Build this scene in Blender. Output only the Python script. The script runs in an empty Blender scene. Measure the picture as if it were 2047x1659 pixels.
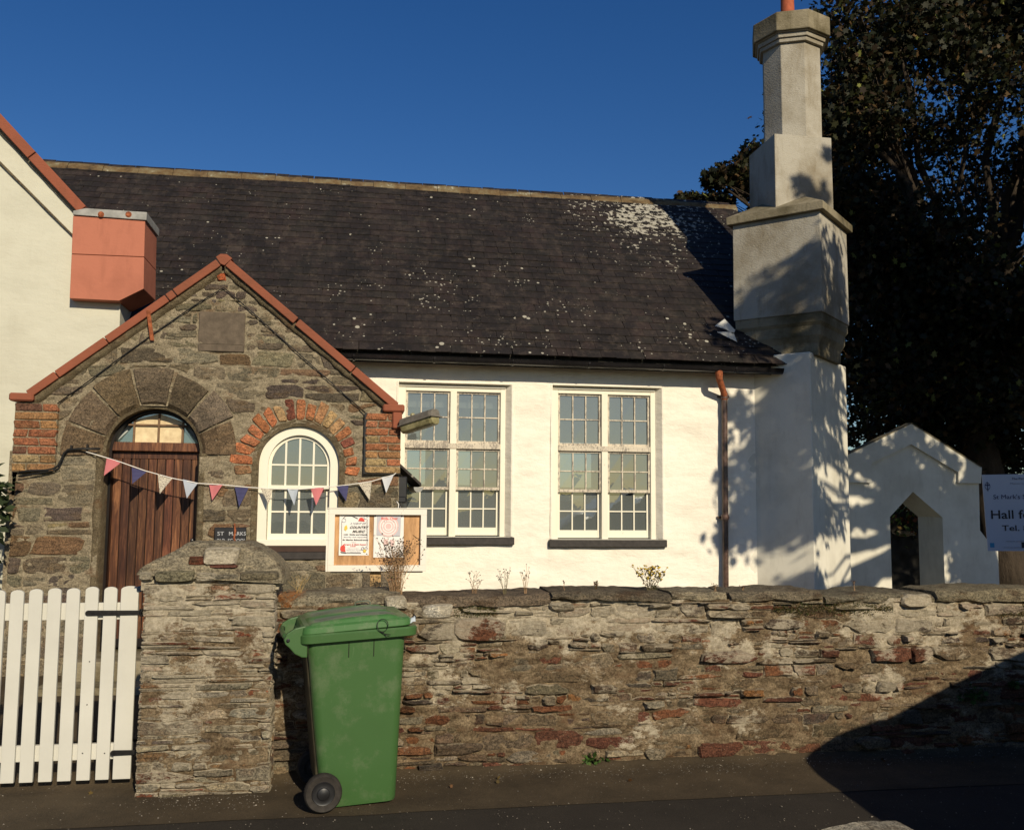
import bpy, math, random
import numpy as np
from mathutils import Vector, Matrix, noise as mn
R_ = math.radians
rnd = random.Random(7)
sc = bpy.context.scene
COL = sc.collection

# ------------------------------------------------------------------ camera, sky, sun, exposure
F_PX, CX, CY, CAM_H = 1850.0, 1023.5, 829.5, 1.72
YAW, PITCH, ROLL = R_(9.3), R_(5.4), R_(0.46)
_r0 = np.array([math.cos(YAW), -math.sin(YAW), 0.0])
_fw = np.array([math.sin(YAW)*math.cos(PITCH), math.cos(YAW)*math.cos(PITCH), math.sin(PITCH)])
_u0 = np.cross(_r0, _fw)
_rt = math.cos(ROLL)*_r0 + math.sin(ROLL)*_u0
_up = -math.sin(ROLL)*_r0 + math.cos(ROLL)*_u0
_cp = np.array([0, 0, CAM_H])
cam = bpy.data.cameras.new('camera')
cam.sensor_width = 36; cam.sensor_fit = 'HORIZONTAL'; cam.lens = 36*F_PX/2047
cam.clip_start = 0.05; cam.clip_end = 6000
camo = bpy.data.objects.new('camera', cam); COL.objects.link(camo)
camo.matrix_world = Matrix(((_rt[0], _up[0], -_fw[0], 0), (_rt[1], _up[1], -_fw[1], 0), (_rt[2], _up[2], -_fw[2], CAM_H), (0, 0, 0, 1)))
sc.camera = camo
SUN_AZ, SUN_EL = R_(15.5), R_(27)
SD = np.array([math.sin(SUN_AZ)*math.cos(SUN_EL), -math.cos(SUN_AZ)*math.cos(SUN_EL), math.sin(SUN_EL)])  # towards the sun
w = bpy.data.worlds.new('World'); sc.world = w; w.use_nodes = True
nt = w.node_tree; nt.nodes.clear()
sky = nt.nodes.new('ShaderNodeTexSky'); sky.sky_type = 'NISHITA'; sky.sun_disc = False
sky.sun_elevation = SUN_EL; sky.sun_rotation = math.pi - SUN_AZ
sky.air_density = 1.0; sky.dust_density = 0.35; sky.ozone_density = 3.0; sky.altitude = 0
bg = nt.nodes.new('ShaderNodeBackground'); bg.inputs[1].default_value = 0.085
wo = nt.nodes.new('ShaderNodeOutputWorld')
hs = nt.nodes.new('ShaderNodeHueSaturation'); hs.inputs['Hue'].default_value = .512; hs.inputs['Saturation'].default_value = 1.32; hs.inputs['Value'].default_value = .86; nt.links.new(sky.outputs[0], hs.inputs['Color']); nt.links.new(hs.outputs[0], bg.inputs[0]); nt.links.new(bg.outputs[0], wo.inputs[0])
sl = bpy.data.lights.new('sun', 'SUN'); sl.energy = 4.6; sl.angle = R_(0.53); sl.color = (1.0, 0.87, 0.66)
so = bpy.data.objects.new('sun', sl); COL.objects.link(so)
so.rotation_euler = Vector(tuple(SD)).to_track_quat('Z', 'Y').to_euler(); so.location = (10, -10, 12)
sc.view_settings.view_transform = 'Standard'; sc.view_settings.look = 'None'
sc.view_settings.gamma = 1; sc.view_settings.use_curve_mapping = False
sc.view_settings.exposure = 0.0

# ------------------------------------------------------------------ helpers
def at(px, py, Y):
    """world point that stands at depth Y on the sight line of a photo pixel (survey of the photo)"""
    d = _fw + _rt*(px-CX)/F_PX - _up*(py-CY)/F_PX
    p = _cp + d*(Y/d[1]); return (float(p[0]), float(p[1]), float(p[2]))
def gz(px, py, z=0.0):
    d = _fw + _rt*(px-CX)/F_PX - _up*(py-CY)/F_PX
    p = _cp + d*((z-CAM_H)/d[2]); return (float(p[0]), float(p[1]), float(p[2]))
def hsh(ix, iy, s):
    h = (ix.astype(np.int64)*374761393 + iy.astype(np.int64)*668265263 + s*1442695041) & 0xffffffff
    h = ((h ^ (h >> 13))*1274126177) & 0xffffffff
    return ((h ^ (h >> 16)) & 0xffff)/65535.0
def vn(x, y, s=0):
    x = np.asarray(x, float); y = np.asarray(y, float)
    ix = np.floor(x); iy = np.floor(y); fx = x-ix; fy = y-iy
    fx = fx*fx*(3-2*fx); fy = fy*fy*(3-2*fy)
    a = hsh(ix, iy, s); b = hsh(ix+1, iy, s); c = hsh(ix, iy+1, s); d = hsh(ix+1, iy+1, s)
    return (a+(b-a)*fx)*(1-fy)+(c+(d-c)*fx)*fy
def fbm(x, y, s=0, o=4):
    t = 0; a = .5
    for k in range(o):
        t = t + a*vn(np.asarray(x)*2**k, np.asarray(y)*2**k, s+k*17); a *= .5
    return t
def wloc(o):
    v = Vector((0, 0, 0))
    while o is not None:
        v += Vector(o.location); o = o.parent
    return v
class MB:
    """collects faces; build() links them as one mesh object"""
    def __init__(s): s.v = []; s.f = []; s.c = []; s.col = (1, 1, 1, 0)
    def add(s, vs, fs, cols=None):
        n = len(s.v); s.v += [tuple(map(float, q)) for q in vs]; s.f += [tuple(i+n for i in f) for f in fs]
        s.c += cols if cols is not None else [s.col]*len(vs); return s
    def box(s, a, b):
        x0, y0, z0 = a; x1, y1, z1 = b
        return s.add([(x0,y0,z0),(x1,y0,z0),(x1,y1,z0),(x0,y1,z0),(x0,y0,z1),(x1,y0,z1),(x1,y1,z1),(x0,y1,z1)],
                     [(0,3,2,1),(4,5,6,7),(0,1,5,4),(1,2,6,5),(2,3,7,6),(3,0,4,7)])
    def bbox(s, a, b, r):
        """box with bevelled edges (chamfer r)"""
        x0,x1 = sorted((a[0],b[0])); y0,y1 = sorted((a[1],b[1])); z0,z1 = sorted((a[2],b[2]))
        r = min(r, .45*(x1-x0), .45*(y1-y0), .45*(z1-z0))
        vs = []; idx = {}
        for i,x in enumerate((x0,x1)):
            for j,y in enumerate((y0,y1)):
                for k,z in enumerate((z0,z1)):
                    sx = r if i==0 else -r; sy = r if j==0 else -r; sz = r if k==0 else -r
                    for a_ in range(3):
                        idx[(i,j,k,a_)] = len(vs)
                        vs.append((x+(0 if a_==0 else sx), y+(0 if a_==1 else sy), z+(0 if a_==2 else sz)))
        I = idx; fs = []
        for i in (0,1):
            q = [I[(i,0,0,0)],I[(i,1,0,0)],I[(i,1,1,0)],I[(i,0,1,0)]]; fs.append(q if i else q[::-1])
            q = [I[(0,i,0,1)],I[(0,i,1,1)],I[(1,i,1,1)],I[(1,i,0,1)]]; fs.append(q if i else q[::-1])
            q = [I[(0,0,i,2)],I[(1,0,i,2)],I[(1,1,i,2)],I[(0,1,i,2)]]; fs.append(q if i else q[::-1])
        for p in (0,1):
            for q in (0,1):
                fs.append([I[(p,q,0,0)],I[(p,q,1,0)],I[(p,q,1,1)],I[(p,q,0,1)]])
                fs.append([I[(p,0,q,0)],I[(p,1,q,0)],I[(p,1,q,2)],I[(p,0,q,2)]])
                fs.append([I[(0,p,q,1)],I[(1,p,q,1)],I[(1,p,q,2)],I[(0,p,q,2)]])
        for i in (0,1):
            for j in (0,1):
                for k in (0,1): fs.append([I[(i,j,k,0)],I[(i,j,k,1)],I[(i,j,k,2)]])
        return s.add(vs, fs)
    def prism(s, pts, d, cap=True):
        """pts: list of 3-D points (planar outline); d: extrusion vector"""
        n = len(pts); vs = [tuple(p) for p in pts]+[(p[0]+d[0],p[1]+d[1],p[2]+d[2]) for p in pts]
        fs = [(i,(i+1)%n,(i+1)%n+n,i+n) for i in range(n)]
        if cap: fs += [tuple(range(n))[::-1], tuple(range(n,2*n))]
        return s.add(vs, fs)
    def xz(s, pts, y0, y1): return s.prism([(p[0],y0,p[1]) for p in pts], (0,y1-y0,0))
    def loft(s, rings, cap=True, closed=True):
        n = len(rings[0]); vs = [p for r in rings for p in r]; fs = []
        for k in range(len(rings)-1):
            for i in range(n if closed else n-1):
                j = (i+1)%n; fs.append((k*n+i,k*n+j,(k+1)*n+j,(k+1)*n+i))
        if cap: fs += [tuple(range(n))[::-1], tuple(range((len(rings)-1)*n, len(rings)*n))]
        return s.add(vs, fs)
    def tube(s, path, r, n=8, cap=True):
        P = [Vector(p) for p in path]; rr = r if hasattr(r,'__len__') else [r]*len(P); rings = []
        t = (P[1]-P[0]).normalized(); a = t.orthogonal().normalized()
        for i,p in enumerate(P):
            t2 = (P[min(i+1,len(P)-1)]-P[max(i-1,0)])
            if t2.length < 1e-9: t2 = t
            t2.normalize(); a = (a - t2*a.dot(t2)); a = a.normalized() if a.length>1e-6 else t2.orthogonal().normalized()
            b = t2.cross(a)
            rings.append([tuple(p+(a*math.cos(2*math.pi*k/n)+b*math.sin(2*math.pi*k/n))*rr[i]) for k in range(n)])
        return s.loft(rings, cap)
    def lathe(s, prof, c, ax, n=28):
        """prof: (r, t) pairs along unit axis ax from c"""
        ax = Vector(ax).normalized(); a = ax.orthogonal().normalized(); b = ax.cross(a); c = Vector(c)
        return s.loft([[tuple(c+ax*t+(a*math.cos(2*math.pi*k/n)+b*math.sin(2*math.pi*k/n))*r) for k in range(n)] for r,t in prof])
    def grid(s, P, keep=None):
        """P: (m,n,3) array"""
        m, n = P.shape[:2]; i = np.arange(m-1)[:,None]*n+np.arange(n-1)[None,:]
        q = np.stack([i,i+1,i+n+1,i+n],-1)
        if keep is not None: q = q[keep]
        return s.add(P.reshape(-1,3).tolist(), q.reshape(-1,4).tolist())
    def build(s, name, m, parent=None, smooth=False, attr=False, bevel=0, kind=None):
        me = bpy.data.meshes.new(name)
        o_ = wloc(parent) if parent is not None else Vector((0,0,0))
        vs = s.v if parent is None else [(x-o_.x,y-o_.y,z-o_.z) for x,y,z in s.v]
        me.from_pydata(vs, [], s.f)
        if smooth: me.polygons.foreach_set('use_smooth', [True]*len(me.polygons))
        if attr:
            ca = me.attributes.new('tint', 'FLOAT_COLOR', 'POINT'); ca.data.foreach_set('color', np.array(s.c, 'f').ravel())
        if m is not None: me.materials.append(m)
        o = bpy.data.objects.new(name, me); COL.objects.link(o)
        if parent is not None: o.parent = parent
        if smooth == 'auto':
            me.polygons.foreach_set('use_smooth', [True]*len(me.polygons))
            e = o.modifiers.new('wn', 'EDGE_SPLIT'); e.split_angle = R_(35)
        if bevel:
            b = o.modifiers.new('bevel', 'BEVEL'); b.width = bevel; b.segments = 2; b.limit_method = 'ANGLE'; b.angle_limit = R_(40)
        if kind: o['kind'] = kind
        return o
def thing(name, label, cat, loc=(0,0,0), group=None, kind=None):
    o = bpy.data.objects.new(name, None); COL.objects.link(o); o.location = loc
    o['label'] = label; o['category'] = cat
    if group: o['group'] = group
    if kind: o['kind'] = kind
    return o
def tag(o, label, cat, group=None, kind=None):
    if label: o['label'] = label
    if cat: o['category'] = cat
    if group: o['group'] = group
    if kind: o['kind'] = kind
    return o

# ------------------------------------------------------------------ materials
def node(nt, t, **kw):
    n = nt.nodes.new(t)
    for k,v in kw.items(): setattr(n, k, v)
    return n
def newmat(name):
    m = bpy.data.materials.new(name); m.use_nodes = True; nt = m.node_tree
    b = nt.nodes['Principled BSDF']; b.inputs['Specular IOR Level'].default_value = .3
    return m, nt, b
def coords(nt, scale=(1,1,1), kind='Object'):
    tc = node(nt, 'ShaderNodeNewGeometry'); mp = node(nt, 'ShaderNodeMapping'); mp.inputs['Scale'].default_value = scale
    nt.links.new(tc.outputs['Position'], mp.inputs['Vector']); return mp.outputs[0]
def noi(nt, vec, scale, detail=5, rough=.6, dist=0):
    n = node(nt, 'ShaderNodeTexNoise'); n.inputs['Scale'].default_value = scale; n.inputs['Detail'].default_value = detail
    n.inputs['Roughness'].default_value = rough; n.inputs['Distortion'].default_value = dist
    nt.links.new(vec, n.inputs['Vector']); return n.outputs['Fac']
def ramp(nt, fac, stops, interp='LINEAR'):
    r = node(nt, 'ShaderNodeValToRGB'); r.color_ramp.interpolation = interp; e = r.color_ramp.elements
    while len(e) < len(stops): e.new(.5)
    for k,(p,c) in enumerate(stops):
        e[k].position = p; e[k].color = (c,c,c,1) if isinstance(c,(int,float)) else (*c[:3],1)
    nt.links.new(fac, r.inputs[0]); return r.outputs[0]
def mix(nt, fac, a, b, mode='MIX'):
    m = node(nt, 'ShaderNodeMix', data_type='RGBA', blend_type=mode)
    for sock,val in ((m.inputs[0],fac),(m.inputs[6],a),(m.inputs[7],b)):
        if hasattr(val,'links'): nt.links.new(val, sock)
        else: sock.default_value = val if isinstance(val,(int,float)) else (*val[:3],1)
    return m.outputs[2]
def mth(nt, op, a, b=0.0, clamp=False):
    m = node(nt, 'ShaderNodeMath', operation=op, use_clamp=clamp)
    for i,val in enumerate((a,b)):
        if hasattr(val,'links'): nt.links.new(val, m.inputs[i])
        else: m.inputs[i].default_value = val
    return m.outputs[0]
def bump(nt, b, h, strength=.5, dist=.01):
    n = node(nt, 'ShaderNodeBump'); n.inputs['Strength'].default_value = strength; n.inputs['Distance'].default_value = dist
    nt.links.new(h, n.inputs['Height']); nt.links.new(n.outputs[0], b.inputs['Normal'])
def simple(name, c, rough=.6, metal=0, var=.25, scale=8, bmp=.15, bdist=.004, stretch=(1,1,1), spec=.3, c2=None, bscale=None):
    m, nt, b = newmat(name); v = coords(nt, stretch)
    f = noi(nt, v, scale, 6, .65)
    lo = tuple(x*(1-var) for x in c); hi = tuple(min(1,x*(1+var)) for x in (c2 or c))
    nt.links.new(ramp(nt, f, [(.3,lo),(.7,hi)]), b.inputs['Base Color'])
    b.inputs['Roughness'].default_value = rough; b.inputs['Metallic'].default_value = metal; b.inputs['Specular IOR Level'].default_value = spec
    if bmp: bump(nt, b, noi(nt, v, bscale or scale*4, 6, .7), bmp, bdist)
    return m
def stone_mat(name, lime=(.52,.47,.37), lime_amt=.5, warm=(.20,.075,.035), warm_amt=.2, bstr=.9, zl=0.0, patch=0):
    m, nt, b = newmat(name)
    at_ = node(nt, 'ShaderNodeAttribute', attribute_name='tint')
    v = coords(nt, (1,1,2.4)); v1 = coords(nt)
    n1 = noi(nt, v, 16, 8, .75); n2 = noi(nt, v1, 75, 6, .8); n3 = noi(nt, v, 5, 8, .7)
    base = mix(nt, 1.0, at_.outputs['Color'], ramp(nt, n1, [(.28,(.38,.38,.40)),(.52,(1,1,1)),(.72,(1.7,1.6,1.45))]), 'MULTIPLY')
    base = mix(nt, ramp(nt, n3, [(.52,0),(.64,warm_amt)]), base, warm)
    base = mix(nt, .8, base, ramp(nt, n2, [(.40,.20),(.56,1.4)]), 'MULTIPLY')
    e = mth(nt, 'MULTIPLY', at_.outputs['Alpha'], .16)
    k = mth(nt, 'ADD', mth(nt, 'ADD', mth(nt,'MULTIPLY',noi(nt, v, 20, 10, .85),.55), mth(nt,'MULTIPLY',noi(nt, v1, 3.4, 5, .6),.45)), e)
    if zl:
        sp_ = node(nt,'ShaderNodeSeparateXYZ'); g = node(nt,'ShaderNodeNewGeometry'); nt.links.new(g.outputs['Position'], sp_.inputs[0])
        k = mth(nt,'ADD',k,mth(nt,'MULTIPLY',mth(nt,'SUBTRACT',sp_.outputs['Z'],.6),zl))
    lm = ramp(nt, k, [(.72-lime_amt*.3, 0), (.76-lime_amt*.3, 1)])
    lc = mix(nt, ramp(nt, noi(nt, v1, 42, 7, .8), [(.3,0),(.68,1)]), tuple(x*.5 for x in lime), tuple(min(1,x*1.4) for x in lime))
    base = mix(nt, mth(nt,'MULTIPLY',lm,.9), base, lc)
    base = mix(nt, ramp(nt, noi(nt, v1, 140, 3, .6), [(.66,0),(.72,.8)]), base, tuple(min(1,x*1.5) for x in lime))
    if patch: base = lime_patch(nt, base, v, v1, patch, .13)
    nt.links.new(base, b.inputs['Base Color']); b.inputs['Roughness'].default_value = .9; b.inputs['Specular IOR Level'].default_value = .15
    h = mth(nt,'ADD', mth(nt,'ADD',mth(nt,'MULTIPLY',noi(nt, v, 26, 10, .8),1.1), mth(nt,'MULTIPLY',noi(nt, v1, 110, 5, .75),.45)), mth(nt,'MULTIPLY',lm,.25))
    bump(nt, b, h, bstr, .022)
    return m
def lime_patch(nt, base, v, v1, amt, zb):
    k = mth(nt,'ADD',mth(nt,'MULTIPLY',noi(nt,v1,2.6,4,.55),.62),mth(nt,'MULTIPLY',noi(nt,v,17,9,.85),.38))
    sp_ = node(nt,'ShaderNodeSeparateXYZ'); g = node(nt,'ShaderNodeNewGeometry'); nt.links.new(g.outputs['Position'], sp_.inputs[0])
    k = mth(nt,'ADD',k,mth(nt,'MULTIPLY',mth(nt,'SUBTRACT',sp_.outputs['Z'],.66),zb))
    f = ramp(nt,k,[(.520,0),(.548,1)])
    c = mix(nt, ramp(nt,noi(nt,v1,48,8,.85),[(.38,0),(.60,1)]), (.34,.285,.195), (.66,.585,.44))
    return mix(nt, mth(nt,'MULTIPLY',f,amt), base, c)
def mortar_mat(name, a, c, dark=(.07,.06,.045), patch=0):
    m, nt, b = newmat(name); v = coords(nt, (1,1,1.8)); v1 = coords(nt)
    base = ramp(nt, noi(nt, v, 10, 10, .8), [(.28,dark),(.42,a),(.58,c),(.72,tuple(min(1,x*1.4) for x in c))])
    base = mix(nt, .65, base, ramp(nt, noi(nt, v1, 80, 6, .8), [(.40,.25),(.57,1.35)]), 'MULTIPLY')
    base = mix(nt, ramp(nt, noi(nt, v, 3.1, 8, .7), [(.54,0),(.64,.65)]), base, (.15,.085,.045))
    base = mix(nt, ramp(nt, noi(nt, v1, 150, 3, .6), [(.66,0),(.72,.8)]), base, tuple(min(1,x*1.6) for x in c))
    if patch: base = lime_patch(nt, base, v, v1, patch, .13)
    nt.links.new(base, b.inputs['Base Color']); b.inputs['Roughness'].default_value = .95; b.inputs['Specular IOR Level'].default_value = .1
    bump(nt, b, mth(nt,'ADD',noi(nt, v, 30, 10, .85),mth(nt,'MULTIPLY',noi(nt,v1,120,4,.7),.5)), 1.0, .018)
    return m
def render_mat(name, c, stain=.25, bscale=7, bstr=.5, dirt=(.30,.26,.18)):
    m, nt, b = newmat(name); v = coords(nt, (1,1,2.2)); v1 = coords(nt); vs = coords(nt, (1,1,.25))
    base = mix(nt, ramp(nt, noi(nt, v1, 1.4, 8, .65), [(.43,0),(.64,stain)]), c, dirt)
    base = mix(nt, ramp(nt, noi(nt, vs, 9, 7, .7), [(.53,0),(.68,stain*.6)]), base, dirt)
    base = mix(nt, ramp(nt, noi(nt, v1, 70, 4, .7), [(.66,0),(.74,stain)]), base, tuple(x*.4 for x in c))
    nt.links.new(base, b.inputs['Base Color']); b.inputs['Roughness'].default_value = .85; b.inputs['Specular IOR Level'].default_value = .15
    bump(nt, b, mth(nt,'ADD',noi(nt, v, bscale, 8, .6),mth(nt,'MULTIPLY',noi(nt,v1,85,4,.7),.18)), bstr, .02)
    return m
M = {}
M['stone'] = stone_mat('slate_rubble', lime_amt=.36, lime=(.40,.335,.23), zl=.10, patch=.66)
M['pier_stone'] = stone_mat('pier_rubble', lime_amt=.60, lime=(.45,.39,.28), patch=.72)
M['porch_stone'] = stone_mat('porch_stone', lime=(.36,.31,.21), lime_amt=.22, warm=(.16,.10,.04), warm_amt=.35, bstr=.6)
M['voussoir'] = stone_mat('arch_stone', lime=(.3,.27,.2), lime_amt=-.1, warm=(.10,.07,.04), warm_amt=.3, bstr=.35)
M['cope'] = stone_mat('coping_slate', lime=(.30,.27,.19), lime_amt=.04, warm=(.075,.045,.025), warm_amt=.75, bstr=.9)
M['mortar'] = mortar_mat('lime_mortar', (.13,.09,.052), (.29,.22,.135), (.045,.034,.022), patch=.9)
M['porch_mortar'] = mortar_mat('porch_mortar', (.25,.21,.14), (.38,.32,.22), (.12,.10,.065))
M['plaster_ring'] = mortar_mat('arch_plaster', (.13,.10,.06), (.21,.17,.105))
M['white'] = render_mat('white_render', (.86,.812,.695), .14, 5, .8)
M['wing'] = render_mat('wing_render', (.56,.55,.45), .14, 5, .4)
M['smooth_white'] = render_mat('smooth_white', (.74,.71,.60), .3, 3, .1)
M['cement'] = render_mat('chimney_cement', (.41,.385,.32), .62, 40, .45, dirt=(.16,.12,.06))
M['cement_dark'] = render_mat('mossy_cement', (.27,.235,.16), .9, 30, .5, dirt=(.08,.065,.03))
M['red'] = render_mat('red_masonry_paint', (.27,.088,.050), .45, 20, .3, dirt=(.13,.06,.035))
M['kneeler_red'] = render_mat('red_kneeler_paint', (.44,.165,.105), .35, 12, .12, dirt=(.2,.07,.045))
M['lead'] = simple('lead_cap', (.30,.30,.28), .6, 0, .3)
M['brick'] = stone_mat('brick', lime=(.3,.27,.2), lime_amt=-.15, warm=(.12,.10,.05), warm_amt=.55, bstr=.5)
M['white_wood'] = None
def peel(name, c, under=(.26,.23,.19), amt=.0, dirt=.2):
    m, nt, b = newmat(name); v = coords(nt, (2.2,2.2,.8)); v1 = coords(nt)
    f = mth(nt,'ADD',mth(nt,'MULTIPLY',noi(nt,v,26,9,.8),.7),mth(nt,'MULTIPLY',noi(nt,v1,5,4,.6),.3))
    base = mix(nt, noi(nt,v1,3,5), tuple(x*(1-dirt) for x in c), c)
    base = mix(nt, ramp(nt, f, [(.60-amt,0),(.63-amt,1)]), base, under)
    nt.links.new(base, b.inputs['Base Color']); b.inputs['Roughness'].default_value = .55
    bump(nt, b, mth(nt,'ADD',f,mth(nt,'MULTIPLY',noi(nt,v1,90,4),.2)), .3, .004)
    return m
M['sash'] = peel('peeling_sash_paint', (.64,.57,.45), amt=.10)
M['sash_clean'] = peel('white_sash_paint', (.82,.78,.64), amt=-.02, dirt=.1)
M['gate'] = peel('white_gate_paint', (.63,.62,.55), amt=-.05, dirt=.25)
M['board_frame'] = peel('white_board_paint', (.80,.76,.66), amt=.0, dirt=.1)
M['sill'] = simple('black_painted_sill', (.035,.03,.027), .55, 0, .4, 20, .3)
M['black'] = simple('black_plastic', (.012,.012,.013), .35, 0, .4, 14, .1, spec=.5)
M['gutter'] = simple('black_gutter', (.014,.013,.014), .22, 0, .4, 6, .08, spec=.6)
M['iron'] = simple('black_iron', (.016,.015,.014), .45, .3, .5, 40, .6, .003)
M['rust'] = simple('rusty_iron', (.20,.055,.022), .85, 0, .45, 30, .5, c2=(.32,.10,.04))
M['pipe'] = simple('worn_pipe', (.05,.03,.022), .3, 0, .6, 20, .2, c2=(.10,.06,.045), spec=.5)
M['cable'] = simple('black_cable', (.012,.012,.012), .5, 0, .2, 10, 0)
M['terra'] = simple('terracotta', (.36,.09,.04), .8, 0, .3, 10, .3)
M['pine'] = simple('weathered_timber', (.42,.27,.12), .75, 0, .3, 6, .3, stretch=(8,8,1))
M['post_wood'] = simple('pale_timber', (.50,.35,.19), .75, 0, .25, 6, .3, stretch=(8,8,1))
M['ply'] = simple('varnished_plywood', (.36,.17,.055), .5, 0, .45, 3.5, .1, stretch=(5,5,1), c2=(.45,.26,.12))
M['ring'] = simple('groove_shade', (.02,.018,.015), .9, 0, .2, 5, 0)
M['paper'] = simple('paper', (.78,.76,.72), .7, 0, .04, 4, .02)
M['rubber'] = simple('tyre_rubber', (.028,.024,.02), .75, 0, .4, 30, .2)
M['hub'] = simple('black_hub_plastic', (.014,.014,.015), .35, 0, .3, 20, 0, spec=.5)
M['lamp_body'] = simple('weathered_grey_plastic', (.16,.145,.12), .6, 0, .35, 20, .1)
M['lamp_glass'] = simple('yellowed_diffuser', (.25,.22,.09), .35, 0, .45, 12, .05, c2=(.32,.29,.15), spec=.5)
M['string'] = simple('white_tape', (.75,.72,.66), .8, 0, .05, 5, 0)
M['plaque'] = simple('worn_sandstone', (.115,.09,.065), .9, 0, .3, 14, .5, .006)
M['interior'] = simple('interior_plaster', (.42,.44,.42), .9, 0, .05, 2, 0)
M['interior_floor'] = simple('interior_boards', (.10,.07,.045), .6, 0, .2, 4, 0)
M['pale_board'] = simple('pale_boxing', (.8,.8,.74), .8, 0, .03, 2, 0)
M['soil'] = simple('churchyard_ground', (.075,.065,.04), .95, 0, .4, 3, .6, .03)
M['bark'] = simple('bark', (.045,.033,.022), .95, 0, .5, 6, .9, .04, stretch=(1,1,.3))
M['sheet'] = simple('sign_sheet', (.46,.47,.52), .5, 0, .05, 2, 0)
M['ink'] = simple('navy_ink', (.03,.035,.09), .6, 0, .1, 2, 0)
M['ink_black'] = simple('black_ink', (.03,.028,.03), .6, 0, .1, 2, 0)
M['ink_red'] = simple('red_ink', (.62,.07,.05), .6, 0, .1, 2, 0)
M['ink_grey'] = simple('grey_ink', (.30,.30,.33), .6, 0, .1, 2, 0)
M['ink_pink'] = simple('pink_ink', (.70,.50,.47), .6, 0, .1, 2, 0)
M['ink_blue'] = simple('blue_ink', (.05,.25,.42), .6, 0, .1, 2, 0)
M['ink_yellow'] = simple('yellow_ink', (.68,.50,.08), .6, 0, .1, 2, 0)
M['plate_text'] = simple('silver_letters', (.45,.46,.47), .5, 0, .2, 30, 0)
M['slab_black'] = simple('black_plate', (.012,.012,.014), .4, 0, .2, 10, 0, spec=.5)
M['moss'] = simple('moss', (.05,.055,.012), 1, 0, .5, 40, .5, c2=(.10,.085,.02))
M['shaded_wall'] = simple('shade_dark_stonework', (.022,.020,.016), .95, 0, .4, 4, .6)  # near-black colour stands in for the shade behind the doorway

def glass_mat(name, tint=(.70,.75,.73), refl=.17, body=(.165,.185,.18), bodyf=.64):
    m = bpy.data.materials.new(name); m.use_nodes = True; nt = m.node_tree; nt.nodes.clear()
    out = node(nt,'ShaderNodeOutputMaterial'); tr = node(nt,'ShaderNodeBsdfTransparent'); tr.inputs[0].default_value = (*tint,1)
    gl = node(nt,'ShaderNodeBsdfGlossy'); gl.inputs['Roughness'].default_value = .015; gl.inputs[0].default_value = (.9,.95,.95,1)
    df = node(nt,'ShaderNodeBsdfDiffuse'); df.inputs[0].default_value = (*body,1)
    a = node(nt,'ShaderNodeMixShader'); a.inputs[0].default_value = bodyf
    nt.links.new(tr.outputs[0], a.inputs[1]); nt.links.new(df.outputs[0], a.inputs[2])
    b = node(nt,'ShaderNodeMixShader'); b.inputs[0].default_value = refl
    nt.links.new(a.outputs[0], b.inputs[1]); nt.links.new(gl.outputs[0], b.inputs[2]); nt.links.new(b.outputs[0], out.inputs[0])
    v = coords(nt); bp = node(nt,'ShaderNodeBump'); bp.inputs['Strength'].default_value = .05; bp.inputs['Distance'].default_value = .01
    nt.links.new(noi(nt, v, 5, 3), bp.inputs['Height']); nt.links.new(bp.outputs[0], gl.inputs['Normal'])
    return m
M['glass'] = glass_mat('window_glass')
M['glass_green'] = glass_mat('fanlight_glass', body=(.10,.15,.135), bodyf=.7, refl=.25)
M['frosted'] = simple('papered_pane', (.62,.47,.27), .5, 0, .15, 12, .1, c2=(.70,.58,.36))

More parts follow.
